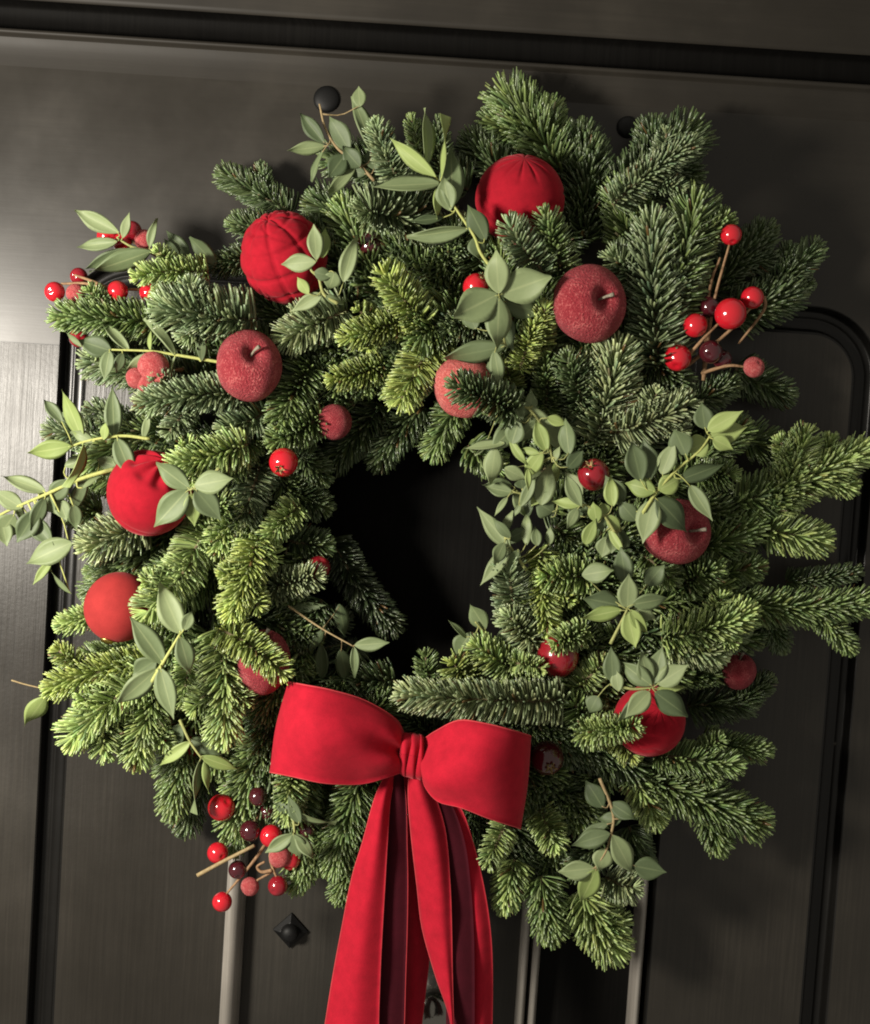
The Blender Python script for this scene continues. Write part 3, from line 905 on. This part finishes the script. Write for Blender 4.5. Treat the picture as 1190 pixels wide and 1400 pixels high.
sprig('small leaved eucalyptus sprig over the dark opening on the right', .105, [(770,690),(735,680),(700,672)],
 [((702,674),(667,666),9),((694,680),(678,702),4),((715,668),(712,655),9,'d'),((735,672),(752,650),12),((740,690),(750,640),14),((730,690),(715,690),14,'d'),((742,668),(728,690),8,'y'),((712,690),(704,704),4),
  ((756,700),(738,690),14,'d'),((796,678),(775,648),11)], extra=8)
sprig('forked eucalyptus tip pointing at the middle of the opening', .100, [(720,780),(698,748),(690,735)],
 [((697,748),(656,698),11),((698,750),(660,796),10),((690,742),(676,770),9),((720,745),(720,702),8),((735,746),(732,722),7),((752,744),(752,724),6),((710,752),(682,790),10,'d')], extra=5)
sprig('eucalyptus leaves at the lower right rim of the opening', .085, [(690,895),(665,868),(650,850)], [((664,860),(645,828),12),((638,872),(616,850),4),((625,895),(642,868),14),((680,880),(700,860),9,'d')])
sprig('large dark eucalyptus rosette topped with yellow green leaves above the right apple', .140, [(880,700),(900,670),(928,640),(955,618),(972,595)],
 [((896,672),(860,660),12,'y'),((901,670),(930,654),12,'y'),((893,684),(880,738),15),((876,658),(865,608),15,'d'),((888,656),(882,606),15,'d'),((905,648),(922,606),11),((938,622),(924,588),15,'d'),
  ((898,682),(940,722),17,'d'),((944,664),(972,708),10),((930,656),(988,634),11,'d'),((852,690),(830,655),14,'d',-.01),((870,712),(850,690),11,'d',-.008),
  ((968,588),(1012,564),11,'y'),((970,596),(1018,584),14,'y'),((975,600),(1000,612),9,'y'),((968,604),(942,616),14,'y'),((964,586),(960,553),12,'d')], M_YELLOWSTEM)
sprig('bright young eucalyptus tip below the glossy hip right of the opening', .130, [(850,745),(826,705),(800,690)],
 [((838,692),(834,655),9,'y'),((816,714),(812,688),9,'y'),((826,704),(822,688),9,'y'),((800,744),(814,712),9,'y'),((830,704),(848,726),8,'y'),((795,690),(758,686),7,'y'),((795,692),(775,652),9),((790,695),(778,718),7),
  ((850,724),(840,752),15,'d',-.006),((862,712),(848,690),11,'d',-.006)], extra=6)
sprig('star shaped eucalyptus tip below the big apple on the right', .145, [(835,880),(850,850),(858,833)],
 [((858,832),(860,788),13),((866,826),(912,819),10),((850,834),(802,843),9,'y'),((848,828),(806,818),14,'d',-.005),((858,836),(868,882),12,'y'),((862,834),(884,866),8,'y'),((856,800),(850,752),12,'d',-.01),((868,832),(893,846),9,'g',-.004),
  ((796,786),(836,780),12),((884,800),(905,775),12,'d',-.015)])
sprig('pointed eucalyptus rosette above the lower right embossed bauble', .145, [(835,935),(865,942),(893,940)],
 [((891,937),(852,910),12),((893,934),(905,888),13),((900,935),(938,911),13),((898,942),(936,939),6,'y'),((888,946),(858,978),12),((896,946),(937,978),14,'d'),((882,950),(850,985),9,'d',-.004),((888,934),(878,898),11),
  ((838,932),(836,888),11,'d'),((818,952),(806,972),11,'d'),((846,945),(842,918),8)])
sprig('eucalyptus sprig hanging down at the lower right of the wreath', .100, [(820,1064),(838,1110),(836,1140),(828,1165),(814,1186)],
 [((835,1098),(866,1118),11,'d'),((824,1104),(806,1072),13,'d'),((832,1126),(794,1142),7,'d'),((834,1140),(790,1152),12,'d'),((838,1142),(864,1190),14),((828,1160),(820,1188),13),((813,1187),(768,1192),12),
  ((816,1188),(796,1232),14,'y'),((846,1120),(872,1114),3,'y'),((868,1184),(908,1192),14,'d'),((850,1120),(820,1120),9,'d')], M_CUT)
sprig('small eucalyptus tip among the berries left of the red tails', .105, [(400,1105),(402,1128),(403,1140)],
 [((402,1140),(366,1164),9),((405,1140),(427,1174),9),((401,1141),(410,1170),11,'g'),((408,1112),(452,1132),6),((398,1110),(376,1098),7,'d'),((410,1125),(395,1090),8,'d')])

# ------------------------------------------------------------------ baubles, apples, hips and berries
def axis_matrix(ax, spin=0.0):
    z = Vector(ax).normalized()
    x = Vector((0, 0, 1)).cross(z)
    if x.length < 1e-3:
        x = Vector((1, 0, 0))
    x.normalize()
    y = z.cross(x)
    m = Matrix((x, y, z)).transposed().to_4x4()
    return m @ Matrix.Rotation(spin, 4, 'Z')

def radial_mesh(name, f, m, NU=64, NV=40):
    """closed surface r(theta, phi), poles on z"""
    vs, fs = [], []
    for i in range(NV + 1):
        th = math.pi * i / NV
        for j in range(NU):
            ph = 2 * math.pi * j / NU
            x, y, z = f(th, ph)
            vs.append((x, y, z))
    for i in range(NV):
        for j in range(NU):
            a = i * NU + j; b = i * NU + (j + 1) % NU
            fs.append((a, a + NU, b + NU, b))
    me = bpy.data.meshes.new(name)
    me.from_pydata(vs, [], fs)
    bm = bmesh.new(); bm.from_mesh(me)
    bmesh.ops.remove_doubles(bm, verts=bm.verts, dist=1e-6)
    bm.to_mesh(me); bm.free()
    me.polygons.foreach_set('use_smooth', [True] * len(me.polygons))
    me.materials.append(m)
    return me

def groove(x, w):
    return math.exp(-(x / w) ** 2)

def emboss(style):
    def f(th, ph):
        r = 1.0
        if style == 'lattice':            # quilted squares with diagonal folds
            k = 8
            a = ((ph / (2 * math.pi) * k) % 1.0); b_ = (th / math.pi * 6) % 1.0
            da, db = min(a, 1 - a), min(b_, 1 - b_)
            s = math.sin(th)
            r -= 0.045 * groove(da * s, 0.05) + 0.045 * groove(db, 0.07)
            r += 0.05 * max(0, 1 - 2 * max(abs(a - 0.5), abs(b_ - 0.5))) * s
            r -= 0.030 * groove((a - b_) * s, 0.05)
        elif style == 'star':             # folds fanning out from the pole
            k = 10
            a = ((ph / (2 * math.pi) * k) % 1.0)
            da = min(a, 1 - a)
            r -= 0.045 * groove(da, 0.10) * math.exp(-((th - 0.42) / 0.26) ** 2)
            zz = 1.25 + 0.22 * abs(2 * a - 1)
            r -= 0.030 * groove(th - zz, 0.05)
            zz = 2.0 - 0.22 * abs(2 * a - 1)
            r -= 0.030 * groove(th - zz, 0.05)
        elif style == 'pleat':            # smooth swathe with a pleated, sunken cap
            k = 9
            a = ((ph / (2 * math.pi) * k) % 1.0)
            e = 1 / (1 + math.exp((th - 0.82) / 0.035))
            r -= e * (0.09 + 0.05 * math.cos(2 * math.pi * a))
            r -= 0.03 * groove(th - 2.15, 0.05)
        return (r * math.sin(th) * math.cos(ph), r * math.sin(th) * math.sin(ph), r * math.cos(th))
    return f

def bauble(label, px, py, rx, ry, d, ax, style, m, spin=0.0):
    r = (rx + ry) / 2 * S * (CAM_D - d) / (CAM_D - 0.07)
    c = P(px, py, d)
    root = empty('bauble', tuple(c))
    tag(root, label, 'bauble', 'red baubles in the wreath')
    me = radial_mesh('shell', emboss(style), m, 96, 64)
    o = link(bpy.data.objects.new('shell', me), root)
    o.matrix_basis = Matrix.Diagonal((rx * S / r * r, r, ry * S / r * r, 1)) @ axis_matrix(ax, spin)
    # cap and wire loop on the hidden pole
    cap = radial_mesh('cap', lambda th, ph: (0.20 * math.sin(th) * math.cos(ph), 0.20 * math.sin(th) * math.sin(ph), -0.97 - 0.16 * (0.5 - 0.5 * math.cos(th))), M_GOLDCAP, 18, 8)
    k = link(bpy.data.objects.new('cap', cap), root)
    k.matrix_basis = Matrix.Scale(r, 4) @ axis_matrix(ax, spin)
    return root

bauble('velvet bauble with quilted squares at the upper left', 389, 352, 55, 64, .088, (-0.35, -0.55, 0.75), 'lattice', M_BAUBLE, 0.5)
bauble('round velvet bauble with folded star at the top centre', 711, 273, 60, 59, .078, (0.0, -0.62, 0.78), 'star', M_BAUBLE, 0.2)
bauble('velvet bauble with pleated cap on the left side', 205, 673, 54, 61, .108, (0.42, -0.45, 0.8), 'pleat', M_BAUBLE, 0.0)
bauble('velvet bauble under pointed eucalyptus leaves at the lower right', 888, 985, 50, 46, .098, (0.1, -0.8, 0.5), 'star', M_BAUBLE, 0.6)
bauble('plain matt red bauble at the lower left edge', 163, 830, 46, 48, .088, (0.2, 0.4, 0.9), 'plain', M_MATTE, 0.0)
bauble('mostly hidden velvet bauble below the lower left fir tips', 252, 1012, 30, 28, .060, (0.0, -0.5, 0.8), 'star', M_BAUBLE, 0.0)

def apple_f(asym):
    def f(th, ph):
        # th = 0 at the stalk: dimple at both ends, shoulders wider than the base
        s = math.sin(th)
        r = 1.0
        rr = s * (1.0 + 0.10 * math.cos(th)) * (1 + 0.02 * math.cos(5 * ph) * (1 - math.cos(th)) * 0.5 + asym * math.cos(ph + 0.6))
        z = 0.90 * math.cos(th) - 0.36 * math.exp(-(th / 0.25) ** 2) + 0.22 * math.exp(-((math.pi - th) / 0.3) ** 2)
        return (rr * math.cos(ph), rr * math.sin(ph), z)
    return f

def apple(label, px, py, rx, ry, d, ax, m, asym=0.03, spin=0.0, stalk=True):
    c = P(px, py, d)
    root = empty('apple', tuple(c))
    tag(root, label, 'apple', 'frosted apples in the wreath')
    me = radial_mesh('flesh', apple_f(asym), m, 64, 48)
    o = link(bpy.data.objects.new('flesh', me), root)
    M_ = Matrix.Diagonal((rx * S, (rx + ry) / 2 * S, ry * S, 1)) @ axis_matrix(ax, spin)
    o.matrix_basis = M_
    if stalk:
        pts = [M_ @ Vector(p) for p in ((0, 0, 0.40), (0.02, 0.0, 0.62), (0.07, 0.03, 0.82), (0.18, 0.06, 0.98))]
        tube('stalk', smooth_path(pts, 10), [0.0014, 0.0012, 0.0011, 0.001, 0.001, 0.001, 0.0011, 0.0013, 0.0016, 0.0017], M_STALK, root, 8)
    return root

apple('pink red frosted apple hanging on the left below the quilted bauble', 338, 500, 42, 49, .112, (0.30, -0.80, 0.42), M_APPLE, 0.06)
apple('dark red frosted apple at the upper right, the largest', 803, 415, 49, 51, .110, (0.42, -0.85, 0.12), M_APPLE, 0.03)
apple('crimson frosted apple under eucalyptus leaves on the right', 922, 726, 50, 43, .105, (0.58, -0.80, 0.10), M_APPLE, 0.03)
apple('shaded frosted apple above the left loop of the bow', 360, 906, 35, 50, .100, (0.0, -0.3, 0.95), M_APPLE, 0.03)
apple('pale pink frosted apple above the opening, half behind fir', 634, 530, 40, 47, .098, (0.1, -0.25, 0.97), M_APPLE_PALE, 0.03)
apple('small red apple near the right edge beyond the eucalyptus', 1009, 918, 24, 29, .060, (0.0, -0.3, 0.95), M_APPLE, 0.03)

BERRY = {}
def berry_mesh(key, m):
    def f(th, ph):
        z = math.cos(th) * 0.98 - 0.16 * math.exp(-(th / 0.2) ** 2)
        return (math.sin(th) * math.cos(ph), math.sin(th) * math.sin(ph), z)
    BERRY[key] = radial_mesh('berry', f, m, 28, 20)
for key, m in (('r', M_BERRY_RED), ('k', M_BERRY_DARK), ('m', M_BERRY_MID), ('f', M_BERRY_FROST)):
    berry_mesh(key, m)

def berry_pick(label, d, berries, stems, stem_m=M_CANE):
    b0 = berries[0]
    root = empty('berry_pick', tuple(P(b0[0], b0[1], d)))
    tag(root, label, 'berries', 'berry picks in the wreath')
    for st in stems:
        n = len(st)
        pts = smooth_path([P(p[0], p[1], d + (p[2] if len(p) > 2 else 0)) for p in st], 5 * n)
        tube('stem', pts, list(np.linspace(0.0016, 0.0009, len(pts))), stem_m, root)
    for bq in berries:
        px, py, r, k = bq[:4]
        ex = bq[4] if len(bq) > 4 else 0
        o = bpy.data.objects.new('berry', BERRY[k])
        COL.objects.link(o); o.parent = root
        ax = Vector((random.uniform(-.6, .6), random.uniform(-0.9, 0.2), random.uniform(-.8, .5)))
        s = r * S
        o.matrix_basis = Matrix.Translation(P(px, py, d + ex)) @ axis_matrix(ax) @ Matrix.Diagonal((s, s, s * random.uniform(0.96, 1.06), 1))
    adopt(root)
    for c in root.children:
        c.matrix_parent_inverse = Matrix.Translation(root.location).inverted()
    return root

berry_pick('red berries on brown stalks sticking out at the upper left', .090,
 [(75,399,13.5,'r'),(104,401,13,'f'),(161,398,14,'r'),(204,400,13,'r',-.01),(108,378,12,'m',-.02),(108,462,13,'m',-.02),(172,452,11,'k',-.02)],
 [[(160,400),(120,388),(84,388)],[(152,396),(125,384),(102,376)],[(230,400,-.02),(190,396,-.01),(150,396)]])
berry_pick('red berries tucked behind the uppermost left eucalyptus leaves', .076,
 [(148,323,15,'r'),(180,316,14,'m'),(197,327,13,'f'),(167,331,13,'r')], [[(215,350),(190,335),(170,325)],[(215,350),(200,338),(196,330)]])
berry_pick('sugared pink berries clumped between fir tips on the left', .108,
 [(210,502,21,'f'),(186,517,14,'f'),(200,524,13,'f'),(222,516,14,'f')], [[(250,505,-.02),(225,508),(205,512)]])
berry_pick('tall spray of red and maroon berries at the upper right', .100,
 [(1000,321,14,'r'),(1029,407,15,'r'),(999,429,20.5,'r',.01),(951,445,16,'r'),(970,420,14,'k',-.012),(927,489,18,'r',-.004),(972,481,15.5,'k'),(988,492,13,'k',-.008),(1031,502,14,'f')],
 [[(962,520,-.02),(975,420,-.01),(998,332)],[(962,520,-.02),(970,400,-.012),(985,352,-.004)],[(940,500,-.02),(1000,450,-.006),(1029,418)],[(930,500,-.01),(960,465),(985,440)],[(960,510,-.02),(995,500),(1022,502)],[(1045,405,-.01),(1044,425,-.01),(1010,470,-.02)]])
berry_pick('loose berry cluster hanging below the bow on the left', .086,
 [(303,1104,18.5,'r'),(353,1089,13,'k'),(342,1136,14.5,'k'),(371,1143,15.5,'r'),(298,1166,14.5,'r'),(325,1189,12.5,'k'),(383,1172,15,'f'),(397,1175,14,'r',-.006),(342,1212,13,'f'),(380,1211,13.5,'m'),(304,1233,13.5,'r'),(366,1110,11,'k',-.01),(420,1134,11,'k',-.01)],
 [[(365,1152,-.01),(345,1180),(310,1222)],[(385,1150,-.01),(378,1185,-.004),(350,1205)],[(400,1120,-.02),(370,1165,-.004),(380,1205)],[(365,1100,-.02),(350,1120,-.01),(340,1140)],[(380,1060,-.03),(378,1110,-.015),(366,1152,-.01)],[(372,1190),(358,1192),(352,1185),(362,1178)]])
def cut_twig(label, d, pts, r):
    root = empty('cut_twig', tuple(P(pts[0][0], pts[0][1], d)))
    tag(root, label, 'twig')
    tube('wood', smooth_path([P(p[0], p[1], d) for p in pts], 8), list(np.linspace(r, r * 0.85, 8)), M_CUT, root)
    adopt(root)
cut_twig('pale cut twig poking left out of the bottom berry cluster', .094, [(270,1197),(305,1178),(348,1156)], 0.0017)
cut_twig('thin bare twig poking out left of the lower left fir tips', .070, [(16,930),(36,936),(62,942)], 0.0007)
cut_twig('short bare twig above the lower left fir tips', .070, [(66,895),(90,905),(115,912)], 0.0007)

def hip(label, px, py, r, d, ax, m, calyx=True):
    c = P(px, py, d)
    root = empty('rose_hip', tuple(c))
    tag(root, label, 'rose hip', 'rose hips in the wreath')
    A = axis_matrix(ax)
    def f(th, ph):
        return (math.sin(th) * math.cos(ph), math.sin(th) * math.sin(ph), 1.06 * math.cos(th) - 0.18 * math.exp(-(th / 0.24) ** 2))
    o = link(bpy.data.objects.new('fruit', radial_mesh('fruit', f, m, 36, 24)), root)
    o.matrix_basis = Matrix.Scale(r * S, 4) @ A
    if calyx:
        vs, fs = [], []
        for k in range(5):
            a = 2 * math.pi * k / 5
            e1 = Vector((math.cos(a), math.sin(a), 0)); e2 = Vector((-math.sin(a), math.cos(a), 0)); zz = Vector((0, 0, 1))
            q = [e1 * 0.06 + e2 * 0.09 + zz * 0.86, e1 * 0.06 - e2 * 0.09 + zz * 0.86, e1 * 0.24 - e2 * 0.08 + zz * 1.14, e1 * 0.42 + zz * 1.2, e1 * 0.24 + e2 * 0.08 + zz * 1.14]
            b0 = len(vs)
            vs += q + [p - e1 * 0.04 - zz * 0.03 for p in q]
            fs += [(b0, b0 + 1, b0 + 2, b0 + 3, b0 + 4), (b0 + 9, b0 + 8, b0 + 7, b0 + 6, b0 + 5)]
            fs += [(b0 + i, b0 + 5 + i, b0 + 5 + (i + 1) % 5, b0 + (i + 1) % 5) for i in range(5)]
        M_ = Matrix.Scale(r * S, 4) @ A
        mesh_obj('calyx', [M_ @ v for v in vs], fs, M_CALYX, root)
    return root
hip('red hip with pale star calyx left of the opening', 388, 632, 19, .110, (-0.1, -0.85, -0.4), M_BERRY_RED)
hip('red hip with yellow calyx behind the grey rosette near the top', 651, 392, 17, .108, (0.4, -0.6, 0.7), M_BERRY_RED)
hip('glossy dark red hip right of the opening above young leaves', 812, 649, 21, .118, (-0.35, -0.75, 0.5), M_BERRY_MID)
hip('large dull red hip with dry calyx at the lower right of the opening', 763, 897, 28, .096, (0.1, -0.5, 0.85), M_BERRY_MID)
hip('dark maroon hip with open calyx right of the bow', 748, 1036, 23, .092, (0.15, -0.95, -0.3), M_BERRY_DARK)
hip('dusty dull red hip in shade at the upper left of the opening', 457, 577, 24, .084, (0.1, 0.9, 0.3), M_APPLE, False)
hip('small shaded hip at the left rim of the opening', 436, 776, 16, .075, (0.2, -0.5, 0.5), M_BERRY_MID, False)
hip('dark shaded hip between the two top baubles', 508, 335, 20, .070, (0.2, 0.5, 0.5), M_BERRY_DARK, False)

# ------------------------------------------------------------------ the velvet bow
BOW = empty('ribbon_bow', tuple(P(563, 1035, 0.12)))
tag(BOW, 'red velvet ribbon bow with long tails at the foot of the wreath', 'bow')

def ribbon(name, rows, nacross=15, thick=0.0009, hem=True, sub=5, m=None, seed=0):
    """rows: along the ribbon; each a list of (px, py, d) control points across it"""
    L = len(rows)
    # across: smooth, along: smooth
    fine = [smooth_path([P(*q) for q in r], nacross) for r in rows]
    N = (L - 1) * sub + 1
    grid = []
    cols = [smooth_path([fine[i][j] for i in range(L)], N) for j in range(nacross)]
    for i in range(N):
        grid.append([cols[j][i] for j in range(nacross)])
    # soft creases and puckers of the cloth
    rr = random.Random(seed + len(rows) * 7 + nacross)
    wv = [(rr.uniform(25, 70), rr.uniform(-60, 60), rr.uniform(25, 90), rr.uniform(0, 6.28)) for _ in range(5)]
    for i in range(N):
        for j in range(nacross):
            g = grid[i][j]
            grid[i][j] = g + Vector((0, 1, 0)) * 0.00055 * sum(math.sin(g.x * a + g.y * b + g.z * c + p) for a, b, c, p in wv)
    # normals for thickness
    nor = []
    for i in range(N):
        row = []
        for j in range(nacross):
            a = grid[min(N - 1, i + 1)][j] - grid[max(0, i - 1)][j]
            b = grid[i][min(nacross - 1, j + 1)] - grid[i][max(0, j - 1)]
            n = a.cross(b)
            row.append(n.normalized() if n.length > 1e-12 else Vector((0, -1, 0)))
        nor.append(row)
    vs = [grid[i][j] for i in range(N) for j in range(nacross)] + [grid[i][j] - nor[i][j] * thick for i in range(N) for j in range(nacross)]
    n = N * nacross
    fs = []
    for i in range(N - 1):
        for j in range(nacross - 1):
            a = i * nacross + j
            fs.append((a, a + 1, a + nacross + 1, a + nacross))
            fs.append((n + a, n + a + nacross, n + a + nacross + 1, n + a + 1))
        for a, b in ((i * nacross, (i + 1) * nacross), (i * nacross + nacross - 1, (i + 1) * nacross + nacross - 1)):
            fs.append((a, b, n + b, n + a))
    o = mesh_obj(name, vs, fs, m or M_RIBBON, BOW)
    if hem:
        for j in (0, nacross - 1):
            tube('hem', [grid[i][j] - nor[i][j] * thick * 0.5 for i in range(N)], 0.00065, M_HEM, o, 6)
    return o

# loops: from the knot along the front face, round the end, back to the knot behind
def loop(name, fr, bk):
    rows = []
    for r_ in fr + bk:
        rows.append(list(r_))
    return ribbon(name, rows, 17)
loop('loop',
 [((556,1010,.116),(554,1022,.124),(553,1032,.115),(554,1042,.123),(556,1053,.115)),
  ((542,984,.126),(536,1004,.140),(533,1022,.130),(533,1040,.139),(536,1060,.122)),
  ((500,958,.138),(486,1010,.158),(494,1072,.132)),
  ((455,944,.148),(440,1002,.165),(446,1072,.146)),
  ((420,937,.146),(408,994,.156),(406,1064,.146)),
  ((399,933,.132),(383,994,.136),(375,1057,.132)),
  ((394,933,.114),(377,994,.112),(369,1055,.112))],
 [((402,936,.096),(388,994,.092),(378,1055,.096)),
  ((450,955,.088),(440,1004,.086),(440,1058,.088)),
  ((510,990,.090),(505,1020,.090),(508,1048,.090)),
  ((555,1015,.100),(552,1030,.100),(556,1048,.100))])
loop('loop',
 [((580,1012,.118),(584,1022,.124),(582,1030,.114),(580,1040,.122),(578,1052,.118)),
  ((598,1000,.132),(592,1018,.134),(580,1036,.132),(578,1054,.142),(582,1074,.134)),
  ((628,985,.146),(612,1020,.148),(604,1046,.156),(598,1070,.156),(600,1095,.142)),
  ((662,989,.152),(648,1048,.168),(632,1104,.150)),
  ((696,997,.148),(684,1056,.160),(670,1119,.148)),
  ((719,1004,.132),(714,1066,.138),(704,1130,.132)),
  ((725,1007,.114),(720,1070,.112),(711,1133,.112))],
 [((716,1010,.096),(706,1064,.092),(700,1124,.096)),
  ((670,1010,.088),(660,1050,.086),(656,1095,.088)),
  ((615,1014,.090),(610,1040,.090),(608,1068,.090)),
  ((578,1018,.100),(574,1034,.100),(572,1052,.100))])
# knot: a band wrapped round the pinched middle
kn = []
for i in range(17):
    a = 2 * math.pi * i / 16
    dd = 0.114 + 0.016 * math.cos(a)
    up = 29 * math.sin(a)
    sh = 5 * math.sin(a * 2)
    kn.append([(548 + sh * 0.4, 1030 - up * 0.92, dd - 0.004), (553, 1031 - up, dd + 0.003 * math.cos(a)), (559 + sh, 1032 - up, dd - 0.001), (565, 1033 - up * 1.04, dd + 0.005 * math.cos(a)), (571 + sh, 1034 - up, dd), (576, 1035 - up * 1.03, dd + 0.004 * math.cos(a)), (581 - sh * 0.4, 1036 - up * 0.92, dd - 0.005)])
ribbon('knot', kn, 25, hem=False, sub=2)
# tails: red face, and the burgundy reverse where a tail is folded over
ribbon('tail', [
 [(530,1052,.104),(536,1054,.107),(542,1056,.100)],
 [(512,1092,.108),(524,1094,.114),(534,1096,.106)],
 [(496,1150,.106),(514,1152,.116),(530,1154,.110)],
 [(481,1200,.100),(505,1204,.114),(527,1206,.108)],
 [(467,1270,.096),(495,1272,.112),(523,1274,.106)],
 [(455,1335,.094),(487,1336,.110),(520,1338,.104)],
 [(443,1410,.092),(481,1410,.108),(518,1410,.102)],
 [(434,1470,.090),(478,1470,.106),(521,1470,.100)]], 15, seed=1)
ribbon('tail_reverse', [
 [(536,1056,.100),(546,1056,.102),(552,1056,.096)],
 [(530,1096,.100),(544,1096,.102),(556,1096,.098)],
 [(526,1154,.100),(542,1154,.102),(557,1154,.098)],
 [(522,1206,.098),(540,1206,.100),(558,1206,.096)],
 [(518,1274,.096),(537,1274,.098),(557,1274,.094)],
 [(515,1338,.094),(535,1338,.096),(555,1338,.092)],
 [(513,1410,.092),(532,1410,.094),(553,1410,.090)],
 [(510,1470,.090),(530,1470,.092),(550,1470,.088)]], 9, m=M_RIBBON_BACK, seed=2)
ribbon('tail', [
 [(552,1054,.094),(560,1055,.098),(566,1056,.096)],
 [(548,1110,.078),(566,1110,.086),(582,1110,.082)],
 [(548,1200,.068),(568,1200,.080),(590,1200,.074)],
 [(546,1300,.064),(568,1300,.076),(588,1300,.068)],
 [(544,1410,.062),(560,1410,.072),(576,1410,.064)],
 [(542,1470,.060),(556,1470,.070),(570,1470,.062)]], 13, seed=3)
ribbon('tail', [
 [(560,1052,.110),(570,1054,.114),(580,1056,.108)],
 [(558,1088,.108),(576,1090,.120),(596,1090,.110)],
 [(562,1140,.102),(590,1142,.116),(610,1140,.108)],
 [(570,1210,.094),(598,1212,.110),(616,1210,.104)],
 [(577,1270,.092),(602,1272,.108),(618,1270,.104)],
 [(594,1330,.094),(610,1332,.106),(619,1330,.104)],
 [(615,1392,.098),(618,1400,.104),(621,1400,.103)],
 [(618,1450,.098),(621,1460,.102),(625,1460,.102)]], 13, seed=4)
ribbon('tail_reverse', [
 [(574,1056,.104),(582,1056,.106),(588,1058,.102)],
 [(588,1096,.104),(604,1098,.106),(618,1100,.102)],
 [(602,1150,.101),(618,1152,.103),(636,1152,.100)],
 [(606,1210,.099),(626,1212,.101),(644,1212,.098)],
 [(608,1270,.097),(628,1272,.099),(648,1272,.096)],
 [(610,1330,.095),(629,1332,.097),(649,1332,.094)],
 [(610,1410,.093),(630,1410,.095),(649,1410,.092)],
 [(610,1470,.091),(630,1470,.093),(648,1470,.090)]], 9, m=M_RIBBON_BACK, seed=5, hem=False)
ribbon('tail', [
 [(566,1054,.098),(578,1056,.100),(588,1058,.096)],
 [(590,1096,.096),(608,1098,.100),(628,1100,.096)],
 [(612,1150,.092),(630,1152,.097),(647,1152,.093)],
 [(626,1210,.088),(645,1212,.095),(662,1212,.089)],
 [(632,1270,.084),(653,1272,.092),(671,1272,.085)],
 [(634,1330,.082),(655,1332,.090),(674,1332,.082)],
 [(634,1410,.080),(655,1410,.088),(673,1410,.080)],
 [(634,1470,.078),(652,1470,.086),(669,1470,.078)]], 15, seed=6)
adopt(BOW)
